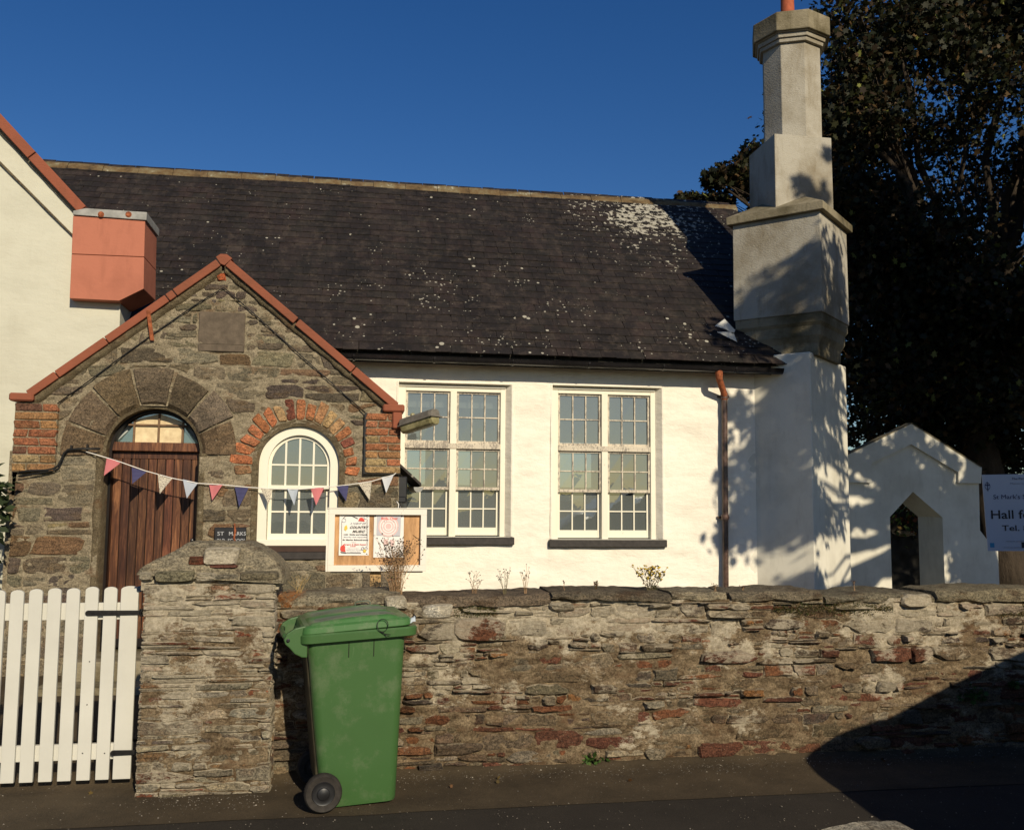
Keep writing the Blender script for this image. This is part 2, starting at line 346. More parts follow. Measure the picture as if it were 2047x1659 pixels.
def roof_mat():
    m, nt, b = newmat('roof_slate')
    at_ = node(nt,'ShaderNodeAttribute', attribute_name='tint'); oi = node(nt,'ShaderNodeObjectInfo')
    v1 = coords(nt); v = coords(nt,(1,1,1))
    base = mix(nt, noi(nt, v1, 1.3, 6, .6), (.016,.0125,.011), (.037,.029,.025))
    base = mix(nt, 1, base, at_.outputs['Color'], 'MULTIPLY')
    base = mix(nt, ramp(nt, noi(nt, coords(nt,(1,.3,.3)), 4, 6, .7), [(.5,0),(.7,.55)]), base, (.018,.017,.014))
    base = mix(nt, ramp(nt, noi(nt, v1, 26, 6, .7), [(.5,0),(.75,.35)]), base, (.07,.052,.043))
    # lichen: clusters near the chimney and scattered dots
    sep = node(nt,'ShaderNodeSeparateXYZ'); g = node(nt,'ShaderNodeNewGeometry'); nt.links.new(g.outputs['Position'], sep.inputs[0])
    d = node(nt,'ShaderNodeVectorMath', operation='DISTANCE'); d.inputs[1].default_value = LICH
    mp = node(nt,'ShaderNodeMapping'); mp.inputs['Location'].default_value = (0,0,0); nt.links.new(g.outputs['Position'], mp.inputs[0])
    nt.links.new(mp.outputs[0], d.inputs[0])
    near = ramp(nt, mth(nt,'DIVIDE',d.outputs['Value'],2.4), [(.10,.27),(.38,.15),(.75,.06),(1.0,0)])
    low = ramp(nt, mth(nt,'DIVIDE',mth(nt,'SUBTRACT',5.6,sep.outputs['Z']),2.4), [(.2,0),(.9,.07)])
    k = mth(nt,'ADD',mth(nt,'ADD',mth(nt,'MULTIPLY',noi(nt, v1, 17, 3, .6),.8),mth(nt,'MULTIPLY',noi(nt,v1,2.6,3),.25)), mth(nt,'ADD',near,low))
    lm = ramp(nt, k, [(.775,0),(.80,1)])
    vo = node(nt,'ShaderNodeTexVoronoi'); vo.inputs['Scale'].default_value = 7.5; nt.links.new(v1, vo.inputs['Vector'])
    dots = ramp(nt, mth(nt,'ADD',vo.outputs['Distance'],mth(nt,'MULTIPLY',mth(nt,'SUBTRACT',.62,noi(nt,v1,2.2,3)),.9)), [(.10,1),(.13,0)])
    vo2 = node(nt,'ShaderNodeTexVoronoi'); vo2.inputs['Scale'].default_value = 17; nt.links.new(v1, vo2.inputs['Vector'])
    dots2 = ramp(nt, mth(nt,'ADD',mth(nt,'ADD',vo2.outputs['Distance'],mth(nt,'MULTIPLY',mth(nt,'SUBTRACT',.60,noi(nt,v1,1.9,4)),1.1)),mth(nt,'MULTIPLY',mth(nt,'SUBTRACT',low,.05),-2.0)), [(.14,.8),(.19,0)])
    base = mix(nt, ramp(nt, noi(nt, coords(nt,(1,.35,.35)), 2.1, 8, .75), [(.42,.75),(.60,0)]), base, (.010,.009,.008))
    base = mix(nt, ramp(nt, noi(nt, v1, 7, 9, .8), [(.50,0),(.66,.6)]), base, (.075,.058,.045))
    lm = mth(nt,'MAXIMUM',mth(nt,'MAXIMUM',lm,dots),dots2)
    base = mix(nt, mth(nt,'MULTIPLY',lm,.9), base, mix(nt, noi(nt,v1,50,3), (.30,.28,.22), (.52,.50,.42)))
    nt.links.new(base, b.inputs['Base Color']); b.inputs['Roughness'].default_value = .62; b.inputs['Specular IOR Level'].default_value = .25
    bump(nt, b, noi(nt, v1, 35, 7, .7), .4, .006)
    return m
LICH = (3.95, 12.35, 5.75)
M['slate'] = roof_mat()
def ridge_mat():
    m, nt, b = newmat('ridge_tile'); v = coords(nt)
    base = ramp(nt, noi(nt, v, 5, 8, .7), [(.30,(.04,.03,.018)),(.47,(.13,.085,.04)),(.60,(.17,.14,.08)),(.67,(.36,.34,.26))])
    nt.links.new(base, b.inputs['Base Color']); b.inputs['Roughness'].default_value = .95
    bump(nt, b, noi(nt, v, 40, 7, .7), .6, .01); return m
M['ridge'] = ridge_mat()
def bin_mat(name, c, dirt):
    m, nt, b = newmat(name); v = coords(nt); vz = coords(nt,(1,1,.3))
    base = mix(nt, noi(nt,v,1.6,6,.6), tuple(x*.8 for x in c), tuple(x*1.15 for x in c))
    base = mix(nt, ramp(nt, noi(nt,v,5,9,.75), [(.50,0),(.70,dirt)]), base, (.20,.21,.14))
    base = mix(nt, ramp(nt, noi(nt,vz,30,6,.8), [(.62,0),(.72,dirt*.6)]), base, (.26,.34,.20))
    nt.links.new(base, b.inputs['Base Color']); b.inputs['Roughness'].default_value = .42; b.inputs['Specular IOR Level'].default_value = .4
    bump(nt, b, noi(nt,v,300,2), .12, .001); return m
M['bin'] = bin_mat('green_bin_plastic', (.046,.112,.032), .34)
M['bin_lid'] = bin_mat('faded_lid_plastic', (.052,.145,.04), .7)
M['bin_dirty_shade'] = simple('dirty_shaded_bin_back',(.035,.03,.016),.6,0,.5,12,.2)  # dirt and the shade on the bin's back, both put into this colour
M['bin_grey'] = bin_mat('scuffed_sheen_panel', (.10,.125,.085), .8)  # greyer colour carries the lid's sheen as well as scuffs
def wood_door():
    m, nt, b = newmat('varnished_door_wood'); at_ = node(nt,'ShaderNodeAttribute', attribute_name='tint')
    v = coords(nt,(9,9,.7)); v1 = coords(nt)
    base = ramp(nt, noi(nt,v,5,9,.7,.4), [(.30,(.022,.009,.005)),(.49,(.075,.028,.013)),(.72,(.24,.11,.05))])
    base = mix(nt,1,base,at_.outputs['Color'],'MULTIPLY')
    base = mix(nt, ramp(nt,noi(nt,v1,2.2,5),[(.45,0),(.8,.6)]), base, (.03,.012,.008))
    nt.links.new(base, b.inputs['Base Color']); b.inputs['Roughness'].default_value = .5
    bump(nt,b,noi(nt,v,12,6,.7),.3,.003); return m
M['door'] = wood_door()
def asphalt(name, a, c, spk):
    m, nt, b = newmat(name); v = coords(nt)
    base = ramp(nt, noi(nt,v,2.2,9,.7), [(.3,a),(.7,c)])
    base = mix(nt,.6,base,ramp(nt,noi(nt,v,130,4,.8),[(.3,.25),(.6,1.15)]),'MULTIPLY')
    vo = node(nt,'ShaderNodeTexVoronoi'); vo.inputs['Scale'].default_value = 26; nt.links.new(v, vo.inputs['Vector'])
    k = mth(nt,'ADD',vo.outputs['Distance'],mth(nt,'MULTIPLY',noi(nt,v,9,3),.35))
    base = mix(nt, ramp(nt,k,[(.20,1),(.235,0)]), base, spk)
    nt.links.new(base, b.inputs['Base Color']); b.inputs['Roughness'].default_value = .9; b.inputs['Specular IOR Level'].default_value = .2
    bump(nt,b,mth(nt,'ADD',noi(nt,v,160,4,.8),mth(nt,'MULTIPLY',noi(nt,v,12,4),.5)),.8,.006); return m
M['road'] = asphalt('road_asphalt', (.032,.027,.021), (.050,.042,.032), (.16,.14,.11))
M['gravel'] = asphalt('gritty_verge', (.050,.038,.023), (.105,.078,.046), (.30,.26,.19))
def leaf_mat(name, cs, trans=.25):
    m, nt, b = newmat(name); at_ = node(nt,'ShaderNodeAttribute', attribute_name='tint')
    nt.links.new(at_.outputs['Color'], b.inputs['Base Color']); b.inputs['Roughness'].default_value = .6
    b.inputs['Specular IOR Level'].default_value = .2
    b.inputs['Transmission Weight'].default_value = 0
    t = node(nt,'ShaderNodeBsdfTranslucent'); nt.links.new(at_.outputs['Color'], t.inputs[0])
    mx = node(nt,'ShaderNodeMixShader'); mx.inputs[0].default_value = trans
    out = nt.nodes['Material Output']; nt.links.new(b.outputs[0], mx.inputs[1]); nt.links.new(t.outputs[0], mx.inputs[2])
    nt.links.new(mx.outputs[0], out.inputs[0]); return m
M['leaf'] = leaf_mat('leaves', None, .15)
M['weed'] = leaf_mat('weed', None, .2)

# ------------------------------------------------------------------ rubble masonry
def cells(u0,u1,v0,v1,h,wf,rng,wander=.02,split=.25):
    out = []; v = v0; k = 0; lines = [v0]
    while lines[-1] < v1: lines.append(lines[-1]+rng.uniform(*h))
    sd = rng.randrange(999)
    def L(k,u): return lines[k]+(float(vn(u*1.7,k*3.3,sd))-.5)*2*wander*(0 if k==0 else 1)
    for k in range(len(lines)-1):
        hh = lines[k+1]-lines[k]; u = u0-rng.uniform(0,hh*wf[0])
        while u < u1:
            wd = hh*rng.uniform(*wf); a = u; b = u+wd
            j1,j2 = rng.uniform(-.12,.12)*hh, rng.uniform(-.12,.12)*hh
            if rng.random() < split:
                m = rng.uniform(.35,.65)
                q1 = lambda x: L(k,x)*(1-m)+L(k+1,x)*m
                out.append([(a+j1,L(k,a)),(b+j2,L(k,b)),(b,q1(b)),(a,q1(a))]); 
                c = a+wd*rng.uniform(.35,.65)
                if rng.random()<.5:
                    out.append([(a,q1(a)),(c,q1(c)),(c,L(k+1,c)),(a-j1,L(k+1,a))]); out.append([(c,q1(c)),(b,q1(b)),(b-j2,L(k+1,b)),(c,L(k+1,c))])
                else: out.append([(a,q1(a)),(b,q1(b)),(b-j2,L(k+1,b)),(a-j1,L(k+1,a))])
            else: out.append([(a+j1,L(k,a)),(b+j2,L(k,b)),(b-j2,L(k+1,b)),(a-j1,L(k+1,a))])
            u = b
    return out
def spoly(q, gap, rng, n=14, ex=(2.4,6), jit=.05, ang=0.0):
    if ang and rng.random() < ang:
        W_ = max(.01,(q[1][0]-q[0][0]+q[2][0]-q[3][0])/2); H_ = max(.01,(q[3][1]-q[0][1]+q[2][1]-q[1][1])/2)
        g1, g2 = min(.3,gap/W_), min(.3,gap/H_); c_ = []
        for (x,y,dx,dy) in ((g1,g2,1,0),(1-g1,g2,0,1),(1-g1,1-g2,-1,0),(g1,1-g2,0,-1)):
            t = rng.random(); k1 = rng.uniform(.04,.34); k2 = rng.uniform(.1,.7)
            if t < .45: c_.append((x,y))
            else:   # cut corner
                px_,py_ = (-dy,dx)
                a_ = (x+px_*k1*(H_/W_ if px_ else 1) if px_ else x, y+py_*k2) ; b_ = (x+dx*k1, y+dy*k2)
                ix = 1 if x<.5 else -1; iy = 1 if y<.5 else -1
                pa, pb = (x, y+iy*k2*.8), (x+ix*k1, y)
                c_ += [pa,pb] if (ix*iy > 0) else [pb,pa]
        o = []
        for i in range(len(c_)):
            a_, b_ = c_[i], c_[(i+1)%len(c_)]; m = 3 if abs(a_[0]-b_[0]) > .4 else 2
            for j in range(m):
                t = j/m; jj = 1.0 if j else .35
                o.append((a_[0]+(b_[0]-a_[0])*t+rng.uniform(-jit,jit)*.35*jj, a_[1]+(b_[1]-a_[1])*t+rng.uniform(-jit,jit)*1.1*jj))
        return [((q[0][0]*(1-a)+q[1][0]*a)*(1-b)+(q[3][0]*(1-a)+q[2][0]*a)*b, (q[0][1]*(1-a)+q[1][1]*a)*(1-b)+(q[3][1]*(1-a)+q[2][1]*a)*b) for a,b in o]
    e = rng.uniform(*ex); W_ = max(.01,(q[1][0]-q[0][0]+q[2][0]-q[3][0])/2); H_ = max(.01,(q[3][1]-q[0][1]+q[2][1]-q[1][1])/2)
    sx = max(.3,1-gap*2/W_); sy = max(.3,1-gap*2/H_); out = []
    sk = rng.uniform(-.25,.25)
    for i in range(n):
        t = 2*math.pi*(i+.5)/n; c,s_ = math.cos(t), math.sin(t)
        x = math.copysign(abs(c)**(2/e),c); y = math.copysign(abs(s_)**(2/e),s_)
        x = (x+rng.uniform(-jit,jit)*1.2+sk*y*min(1,H_/W_))*sx; y = (y+rng.uniform(-jit,jit)*2.2)*sy
        a = (x+1)/2; b = (y+1)/2
        out.append(((q[0][0]*(1-a)+q[1][0]*a)*(1-b)+(q[3][0]*(1-a)+q[2][0]*a)*b, (q[0][1]*(1-a)+q[1][1]*a)*(1-b)+(q[3][1]*(1-a)+q[2][1]*a)*b))
    return out
def area(p): return .5*abs(sum(p[i][0]*p[(i+1)%len(p)][1]-p[(i+1)%len(p)][0]*p[i][1] for i in range(len(p))))
def clip(p, a, b):
    """keep the part of p left of the line a->b"""
    out = []
    f = lambda q: (b[0]-a[0])*(q[1]-a[1])-(b[1]-a[1])*(q[0]-a[0])
    for i in range(len(p)):
        c, d = p[i], p[(i+1)%len(p)]; fc, fd = f(c), f(d)
        if fc >= 0: out.append(c)
        if fc*fd < 0:
            t = fc/(fc-fd); out.append((c[0]+(d[0]-c[0])*t, c[1]+(d[1]-c[1])*t))
    return out
def stone_into(mb, p, y0, h, rng, col, edge_w=.012, back=.05, tilt=.25):
    n = len(p); cx = sum(q[0] for q in p)/n; cz = sum(q[1] for q in p)/n
    w_ = max(q[0] for q in p)-min(q[0] for q in p); hh = max(q[1] for q in p)-min(q[1] for q in p)
    ix = max(.55,1-2*edge_w/w_); iz = max(.45,1-2*edge_w/hh)
    tx, tz = rng.uniform(-tilt,tilt)*h, rng.uniform(-tilt,tilt)*h
    vs = [(q[0],y0+back,q[1]) for q in p]
    vs += [(q[0],y0-h*.45+tx*(q[0]-cx)/w_,q[1]) for q in p]
    vs += [(cx+(q[0]-cx)*ix,y0-h+tx*(q[0]-cx)/w_*2+tz*(q[1]-cz)/hh*2+rng.uniform(-.1,.1)*h,cz+(q[1]-cz)*iz) for q in p]
    vs += [(cx+rng.uniform(-.2,.2)*w_*.5,y0-h*rng.uniform(.95,1.2),cz)]
    fs = []
    for i in range(n):
        j = (i+1)%n; fs += [(i,j,n+j,n+i),(n+i,n+j,2*n+j,2*n+i),(2*n+i,2*n+j,3*n)]
    c1 = (*col,1.0); c0 = (*col,0.0)
    mb.add(vs, fs, [c1]*(2*n)+[(*col,.35)]*n+[c0])
def pal(rng, items):
    t = rng.random()*sum(w_ for w_,_ in items)
    for w_,c in items:
        t -= w_
        if t <= 0: break
    k = rng.uniform(.75,1.25); return (c[0]*k*rng.uniform(.93,1.07),c[1]*k,c[2]*k*rng.uniform(.93,1.07))
SLATE_PAL = [(4,(.135,.058,.036)),(2,(.17,.075,.036)),(3,(.13,.095,.06)),(3,(.17,.135,.09)),(1.5,(.085,.066,.05)),(2,(.24,.20,.14)),(.5,(.27,.13,.05))]
PIER_PAL = [(4,(.25,.21,.145)),(3,(.19,.155,.105)),(2.6,(.19,.07,.038)),(1,(.13,.10,.075)),(3,(.30,.26,.19)),(1,(.24,.14,.075))]
PORCH_PAL = [(4,(.15,.125,.085)),(3,(.115,.095,.07)),(3,(.18,.155,.105)),(1.5,(.16,.10,.06)),(1.5,(.10,.08,.066)),(1,(.21,.17,.10)),(.15,(.24,.12,.04))]
def mortar_grid(name, mat, parent, u0,u1,v0,v1, y0, step, amp, keep, seed, side=None):
    U = np.arange(u0, u1+step*.5, step); V = np.arange(v0, v1+step*.5, step)
    uu, vv = np.meshgrid(U, V)
    d = (fbm(uu*11, vv*20, seed, 5)-.36)*amp*2.4 + (fbm(uu*2.5,vv*4,seed+5,3)-.40)*amp*1.4
    P = np.stack([uu, y0-d, vv], -1)
    k = keep((uu[:-1,:-1]+step/2), (vv[:-1,:-1]+step/2)) if keep else None
    mb = MB(); mb.grid(P, k)
    return mb.build(name, mat, parent, smooth=True)

# ------------------------------------------------------------------ ground
YW = 6.15        # front of the roadside wall
YP = 5.86        # front of the gate pier
YPO = 9.0        # front of the stone porch
YH = 10.1        # front of the hall
def bumpy_ground(name, x0,x1,y0,y1,step,z,amp,mat,seed,zf=None):
    X = np.arange(x0,x1+step*.5,step); Y = np.arange(y0,y1+step*.5,step); xx,yy = np.meshgrid(X,Y)
    zz = z+(fbm(xx*1.3,yy*1.3,seed,4)-.5)*amp
    if zf: zz = zz+zf(xx,yy)
    mb = MB(); mb.grid(np.stack([xx,yy,zz],-1)); return tag(mb.build(name,mat,None,smooth=True),None,None,kind='structure')
g = MB(); g.add([(-1500,-1500,-.06),(1500,-1500,-.06),(1500,1500,-.06),(-1500,1500,-.06)],[(0,1,2,3)])
tag(g.build('ground', M['soil']), None, None, kind='structure')
bumpy_ground('road', -30,30,-3,5.46,.06,-.008,.02,M['road'],3)
bumpy_ground('pavement', -12,12,5.38,7.0,.06,-.004,.02,M['gravel'],3, lambda x,y: np.clip(y-6.05,0,.12)*.35)
bumpy_ground('churchyard_path', -12,14,7.0,9.4,.2,.05,.03,M['gravel'],14, lambda x,y: (y-7.0)*.05)
bumpy_ground('churchyard_ground', -20,60,9.35,60,1.0,.12,.06,M['soil'],11)
# low hills across the valley behind the camera (seen only as reflections in the panes)
hm = MB(); rings = []
A = np.linspace(0,2*math.pi,97)
for rr,hh in ((260,-1),(420,.45),(620,1),(900,.5),(1300,-.2)):
    H_ = 11*hh*(.55+.9*fbm(np.cos(A)*2.2+5,np.sin(A)*2.2+5,21,4)) if hh>0 else np.full_like(A,-4.0)
    rings.append(np.stack([np.cos(A)*rr,np.sin(A)*rr,H_],-1))
hm.grid(np.array(rings))
tag(hm.build('hills', simple('far_hills',(.045,.06,.035),.95,0,.4,.02,0), smooth=True), None, None, kind='structure')

# ------------------------------------------------------------------ roadside wall
def capz(px,py,Y): return at(px,py,Y)[2]
wall_root = thing('roadside_wall','slate rubble boundary wall pointed with lime mortar behind the green bin','wall',(2,YW,0))
WX0, WX1, WZ = -.52, 9.5, 1.05
def wall_keep(u,v): return v < WZ+.02
mortar_grid('mortar', M['mortar'], wall_root, WX0-.05, 7.0, -.05, WZ+.02, YW, .010, .029, wall_keep, 31)
b = MB(); b.box((WX0,YW+.03,-.05),(WX1,YW+.42,WZ)); b.build('core', M['mortar'], wall_root)
rng = random.Random(11)
cs = cells(WX0,7.0,-.03,WZ-.005,(.034,.105),(1.5,4.6),rng,.03,.42)
st = []
for q in cs:
    if rng.random() < .07: continue
    p = spoly(q, rng.uniform(.001,.006), rng, 14, (1.9,5), .10, .75)
    p = [(x, min(z,WZ)) for x,z in p]
    cx = sum(a for a,_ in p)/len(p)
    if cx < WX0-.05 or area(p) < 2e-4: continue
    st.append((cx > 4.8, -area(p), p, rng.choice([-.004,0,.003,.006,.010,.016,.026,.042])))
st.sort(key=lambda t:(t[0],t[1])); rest = MB()
for k,(_,_,p,h) in enumerate(st):
    mb = MB() if k < 290 else rest
    stone_into(mb, p, YW-.003, .010+h, rng, pal(rng,SLATE_PAL), rng.uniform(.004,.014))
    if k < 290: mb.build('stone', M['stone'], wall_root, attr=True)
rest.build('small_stone', M['stone'], wall_root, attr=True, kind='stuff')
def rough_beam(x0,x1,y0,y1,z0,z1,amp,seed,taper=(0,0),col=(.12,.10,.07),nx=26,tilt=0,attrc=True):
    """irregular slab: rounded section swept along X"""
    mb = MB(); rings = []
    sec = [(0,.25),(0,.6),(.06,.92),(.18,1),(.5,1),(.85,1),(1,.85),(1,.1),(.7,0),(.15,0)]
    for i in range(nx):
        t = i/(nx-1); x = x0+(x1-x0)*t; ring = []
        e = min(1,(t+.004)/.02,(1.004-t)/.02); e = .82+.18*e
        for j,(a,b_) in enumerate(sec):
            n_ = mn.noise(Vector((x*5+seed,j*1.3,seed*2.1)))*amp + mn.noise(Vector((x*19+seed,j*2.3,seed)))*amp*.45
            zt = z1+(taper[1] if t>.5 else taper[0])*abs(t-.5)*2+tilt*(t-.5)
            zb = z0+tilt*(t-.5)
            zc = (zt+zb)/2
            y = y0+(y1-y0)*a + n_*(1 if j<3 else .3); z = zc+(zb+(zt-zb)*b_-zc)*e+ n_*.8
            ring.append((x+mn.noise(Vector((j*3.1,seed,t*2)))*.02*(t<.01 or t>.99),y,z))
        rings.append(ring)
    mb.col = (*col,.15); mb.loft(rings); return mb
# coping slabs: px range, top y, bottom y, tilt
for k,(xa,xb,yt,yb,ti,c,ya) in enumerate([(548,800,1186,1216,0.0,(0.248,0.217,0.150),-.02),(806,1102,1190,1216,.004,(0.171,0.132,0.090),-.03),(1104,1342,1181,1204,-.03,(0.132,0.109,0.075),-.05),
        (1346,1456,1184,1204,0,(0.264,0.225,0.150),-.01),(1462,1644,1180,1205,.008,(0.186,0.155,0.105),-.04),(1650,1866,1184,1208,0,(0.178,0.155,0.105),-.03),(1870,2120,1176,1208,-.012,(0.217,0.186,0.120),-.05),
        (2126,2400,1180,1206,0,(.12,.10,.07),-.03),(2406,2660,1182,1208,0,(.12,.10,.07),-.03)]):
    P0 = at(xa,yt,YW-.03); P1 = at(xb,yt,YW-.03); zb = at((xa+xb)/2,yb,YW-.03)[2]
    zt = (P0[2]+P1[2])/2
    mb = rough_beam(P0[0],P1[0],YW+ya,YW+.46,zb,zt,.022,k*7.3+2,(rng.uniform(-.02,.005),rng.uniform(-.02,.005)),c,30,ti)
    mb.build('coping_stone', M['cope'], wall_root, smooth='auto', attr=True)
# packing stones under the coping, white lime covered lumps
for (xa,xb,ya,yb,c) in [(770,815,1192,1220,(.62,.57,.46)),(842,905,1206,1237,(.75,.70,.58)),(560,640,1218,1240,(.2,.17,.12)),(1300,1345,1205,1216,(.2,.17,.12)),(1805,1862,1187,1214,(.30,.25,.17)),(1100,1150,1204,1222,(.2,.16,.11)),(1460,1500,1206,1222,(.2,.17,.12)),(905,1012,1232,1284,(.13,.055,.03))]:
    a0 = at(xa,yb,YW-.04); a1 = at(xb,ya,YW-.04)
    mb = MB(); p = spoly([(a0[0],a0[2]),(a1[0],a0[2]),(a1[0],a1[2]),(a0[0],a1[2])],.0,rng,14,(2.6,5),.05)
    stone_into(mb,p,YW-.01,.05,rng,c,.012); mb.build('stone', M['stone'], wall_root, attr=True)

# ------------------------------------------------------------------ gate pier
pier = thing('gate_pier','squat slate rubble gate pier with rounded mortar cap beside picket gate','gate pier',(-.87,YP+.3,0))
PX0, PX1 = at(281,1400,YP)[0], at(541,1400,YP)[0]; PZ = at(400,1166,YP)[2]
mortar_grid('mortar', M['mortar'], pier, PX0+.01,PX1-.01,-.05,PZ, YP, .009, .020, None, 77)
b = MB(); b.box((PX0+.012,YP+.02,-.05),(PX1-.012,YP+.62,PZ-.01)); b.build('core', M['mortar'], pier)
for q in cells(PX0,PX1,-.02,PZ,(.026,.075),(2.0,7),rng,.018,.32):
    p = spoly(q, rng.uniform(.0005,.003), rng, 14, (2.4,6), .10, .5)
    p = [(min(max(x,PX0-.012*rng.random()),PX1+.012*rng.random()),min(z,PZ)) for x,z in p]
    if area(p) < 3e-4: continue
    mb = MB(); stone_into(mb,p,YP-.002,rng.choice([.004,.009,.013,.018,.026]),rng,pal(rng,PIER_PAL),rng.uniform(.003,.010),back=.10); mb.build('stone',M['pier_stone'],pier,attr=True)
for side,x in ((-1,PX0),(1,PX1)):       # the pier's flanks
    mb = MB()
    for q in cells(YP+.02,YP+.6,-.02,PZ,(.03,.07),(3,8),rng,.012,.2):
        p = spoly(q,.004,rng,12,(2.2,5),.08); p = [(min(max(a,YP+.01),YP+.62),min(c_,PZ)) for a,c_ in p]
        if area(p) < 3e-4: continue
        t = MB(); stone_into(t,p,0,rng.uniform(.006,.02),rng,pal(rng,PIER_PAL),.006)
        mb.add([(x+side*(-y_)-side*.006,u,z) for u,y_,z in t.v], t.f, t.c)
    mb.build('flank_stone',M['pier_stone'],pier,attr=True,kind='stuff')
# cap: rounded hipped mass of cement over two slate courses
c0 = at(272,1166,YP-.03); c1 = at(567,1166,YP-.03); ztop = at(430,1084,YP+.18)[2]; zl = at(280,1142,YP-.03)[2]; zr = at(560,1160,YP-.03)[2]
nu,nv_ = 70,34; P = np.zeros((nv_,nu,3)); U = np.linspace(0,1,nu); V = np.linspace(0,1,nv_)
for j,vv in enumerate(V):
    for i,uu in enumerate(U):
        x = c0[0]+(c1[0]-c0[0])*uu; y = YP-.035+.70*vv
        zb = zl+(zr-zl)*uu
        hu = min(1, uu/.30)**.85 if uu<.5 else min(1, max(0,(1-uu)/.26))**.5
        hv = min(1, vv/.26)**.6 if vv<.5 else min(1,(1-vv)/.3)**.8
        e = min(uu,1-uu)*(c1[0]-c0[0])/.02; e2 = min(vv,1-vv)*.7/.02
        z = zb+(ztop-zb)*min(hu,hv)*(.9+.1*hu*hv)+ (fbm(x*9,y*9,5,4)-.5)*.03
        if min(e,e2) <= 0: z = zb-.02
        P[j,i] = (x+(mn.noise(Vector((x*8,y*8,z*9)))*.008), y+(mn.noise(Vector((x*6,z*9,3)))*.012 if vv<.4 else 0), z)
mb = MB(); mb.col = (.29,.25,.17,.1); mb.grid(P); mb.build('cap', M['cope'], pier, smooth=True, attr=True)
b = MB(); b.box((c0[0]+.02,YP+.01,PZ-.04),(c1[0]-.03,YP+.64,min(zl,zr)+.005)); b.build('core', M['mortar'], pier)
for (xa,xb,ya,yb,c,dy) in [(276,306,1141,1161,(.34,.31,.24),-.02),(307,392,1139,1165,(.20,.18,.115),-.035),(390,436,1143,1164,(.33,.30,.23),-.02),(428,480,1146,1163,(.22,.20,.15),-.02),(478,560,1140,1163,(.21,.18,.12),-.03),
                       (375,422,1111,1131,(.16,.055,.03),-.085+.09),(405,478,1093,1130,(.62,.57,.45),-.0),(418,476,1127,1137,(.17,.07,.05),-.01)]:
    Y_ = YP+dy; a0 = at(xa,yb,Y_); a1 = at(xb,ya,Y_)
    mb = MB(); p = spoly([(a0[0],a0[2]),(a1[0],a0[2]),(a1[0],a1[2]),(a0[0],a1[2])],.001,rng,14,(3,6),.05)
    stone_into(mb,p,Y_+.03,.045,rng,c,.010,back=.09); mb.build('stone',M['pier_stone'] if c[0]>.3 else M['cope'],pier,attr=True)

# ------------------------------------------------------------------ picket gate
YG = 6.02
gate = thing('picket_gate','white painted picket gate with round topped pales and black strap hinges','gate',(-1.9,YG,0))
gz0 = at(100,1561,YG)[2]; gz1 = at(150,1171,YG)[2]
def gx(px): return at(px,1365,YG)[0]
gp = [(252,36)]+[(213.5-37.6*k,26.5) for k in range(11)]
for k,(pc,wd) in enumerate(gp):
    xc = gx(pc); hw = wd/2*(gx(200)-gx(100))/100; n = 10
    top = gz1-(.003*k if k else 0)+rnd.uniform(-.004,.004); rr = .022
    pts = [(xc-hw,gz0),(xc+hw,gz0)]+[(xc+hw*math.cos(a),top-rr+rr*math.sin(a)) for a in np.linspace(0,math.pi,n)]
    mb = MB(); mb.xz(pts,YG-.012,YG+.01); mb.build('picket', M['gate'], gate, bevel=.0025)
xl, xr = gx(-170), gx(268)
for ya,yb in ((1206,1240),(1490,1522)):
    mb = MB(); mb.box((xl,YG+.012,at(100,yb,YG)[2]),(xr,YG+.045,at(100,ya,YG)[2])); mb.build('rail', M['gate'], gate, bevel=.003)
for xa,xb,yc in ((172,288,1224),(222,281,1503)):
    z = at(230,yc,YG)[2]; x0 = at(xa,yc,YG)[0]; x1 = at(xb,yc,YG)[0]
    mb = MB(); n = 8; pts = [(x1,z-.013),(x1,z+.013)]+[(x0+.016+.016*math.cos(a),z+.016*math.sin(a)) for a in np.linspace(math.pi/2,1.5*math.pi,n)]
    mb.xz(pts[::-1],YG-.022,YG-.0125); mb.tube([(x1-.012,YG-.02,z-.022),(x1-.012,YG-.02,z+.022)],.012,8)
    h = mb.build('hinge', M['iron'], gate, bevel=.002)
    for t in (.12,.45,.8):
        s = MB(); xs = x0+(x1-x0)*t; s.lathe([(.0045,-.024),(.0045,-.0225),(.002,-.0255)],(xs,YG,z),(0,1,0),8); s.build('screw', M['iron'], h)
for px,py in ((179,1322),(174,1408),(165,1505),(209,1505)):
    s = MB(); p = at(px,py,YG-.012); s.lathe([(.004,-.0012),(.004,.0)],p,(0,1,0),8); s.build('screw', M['iron'], gate)
mb = MB(); mb.bbox(at(273,1172,YG-.02),(at(284,1183,YG)[0],YG+.05,at(284,1183,YG)[2]),.006); mb.build('latch_block', simple('blue_grey_plastic',(.12,.16,.2),.5), gate)

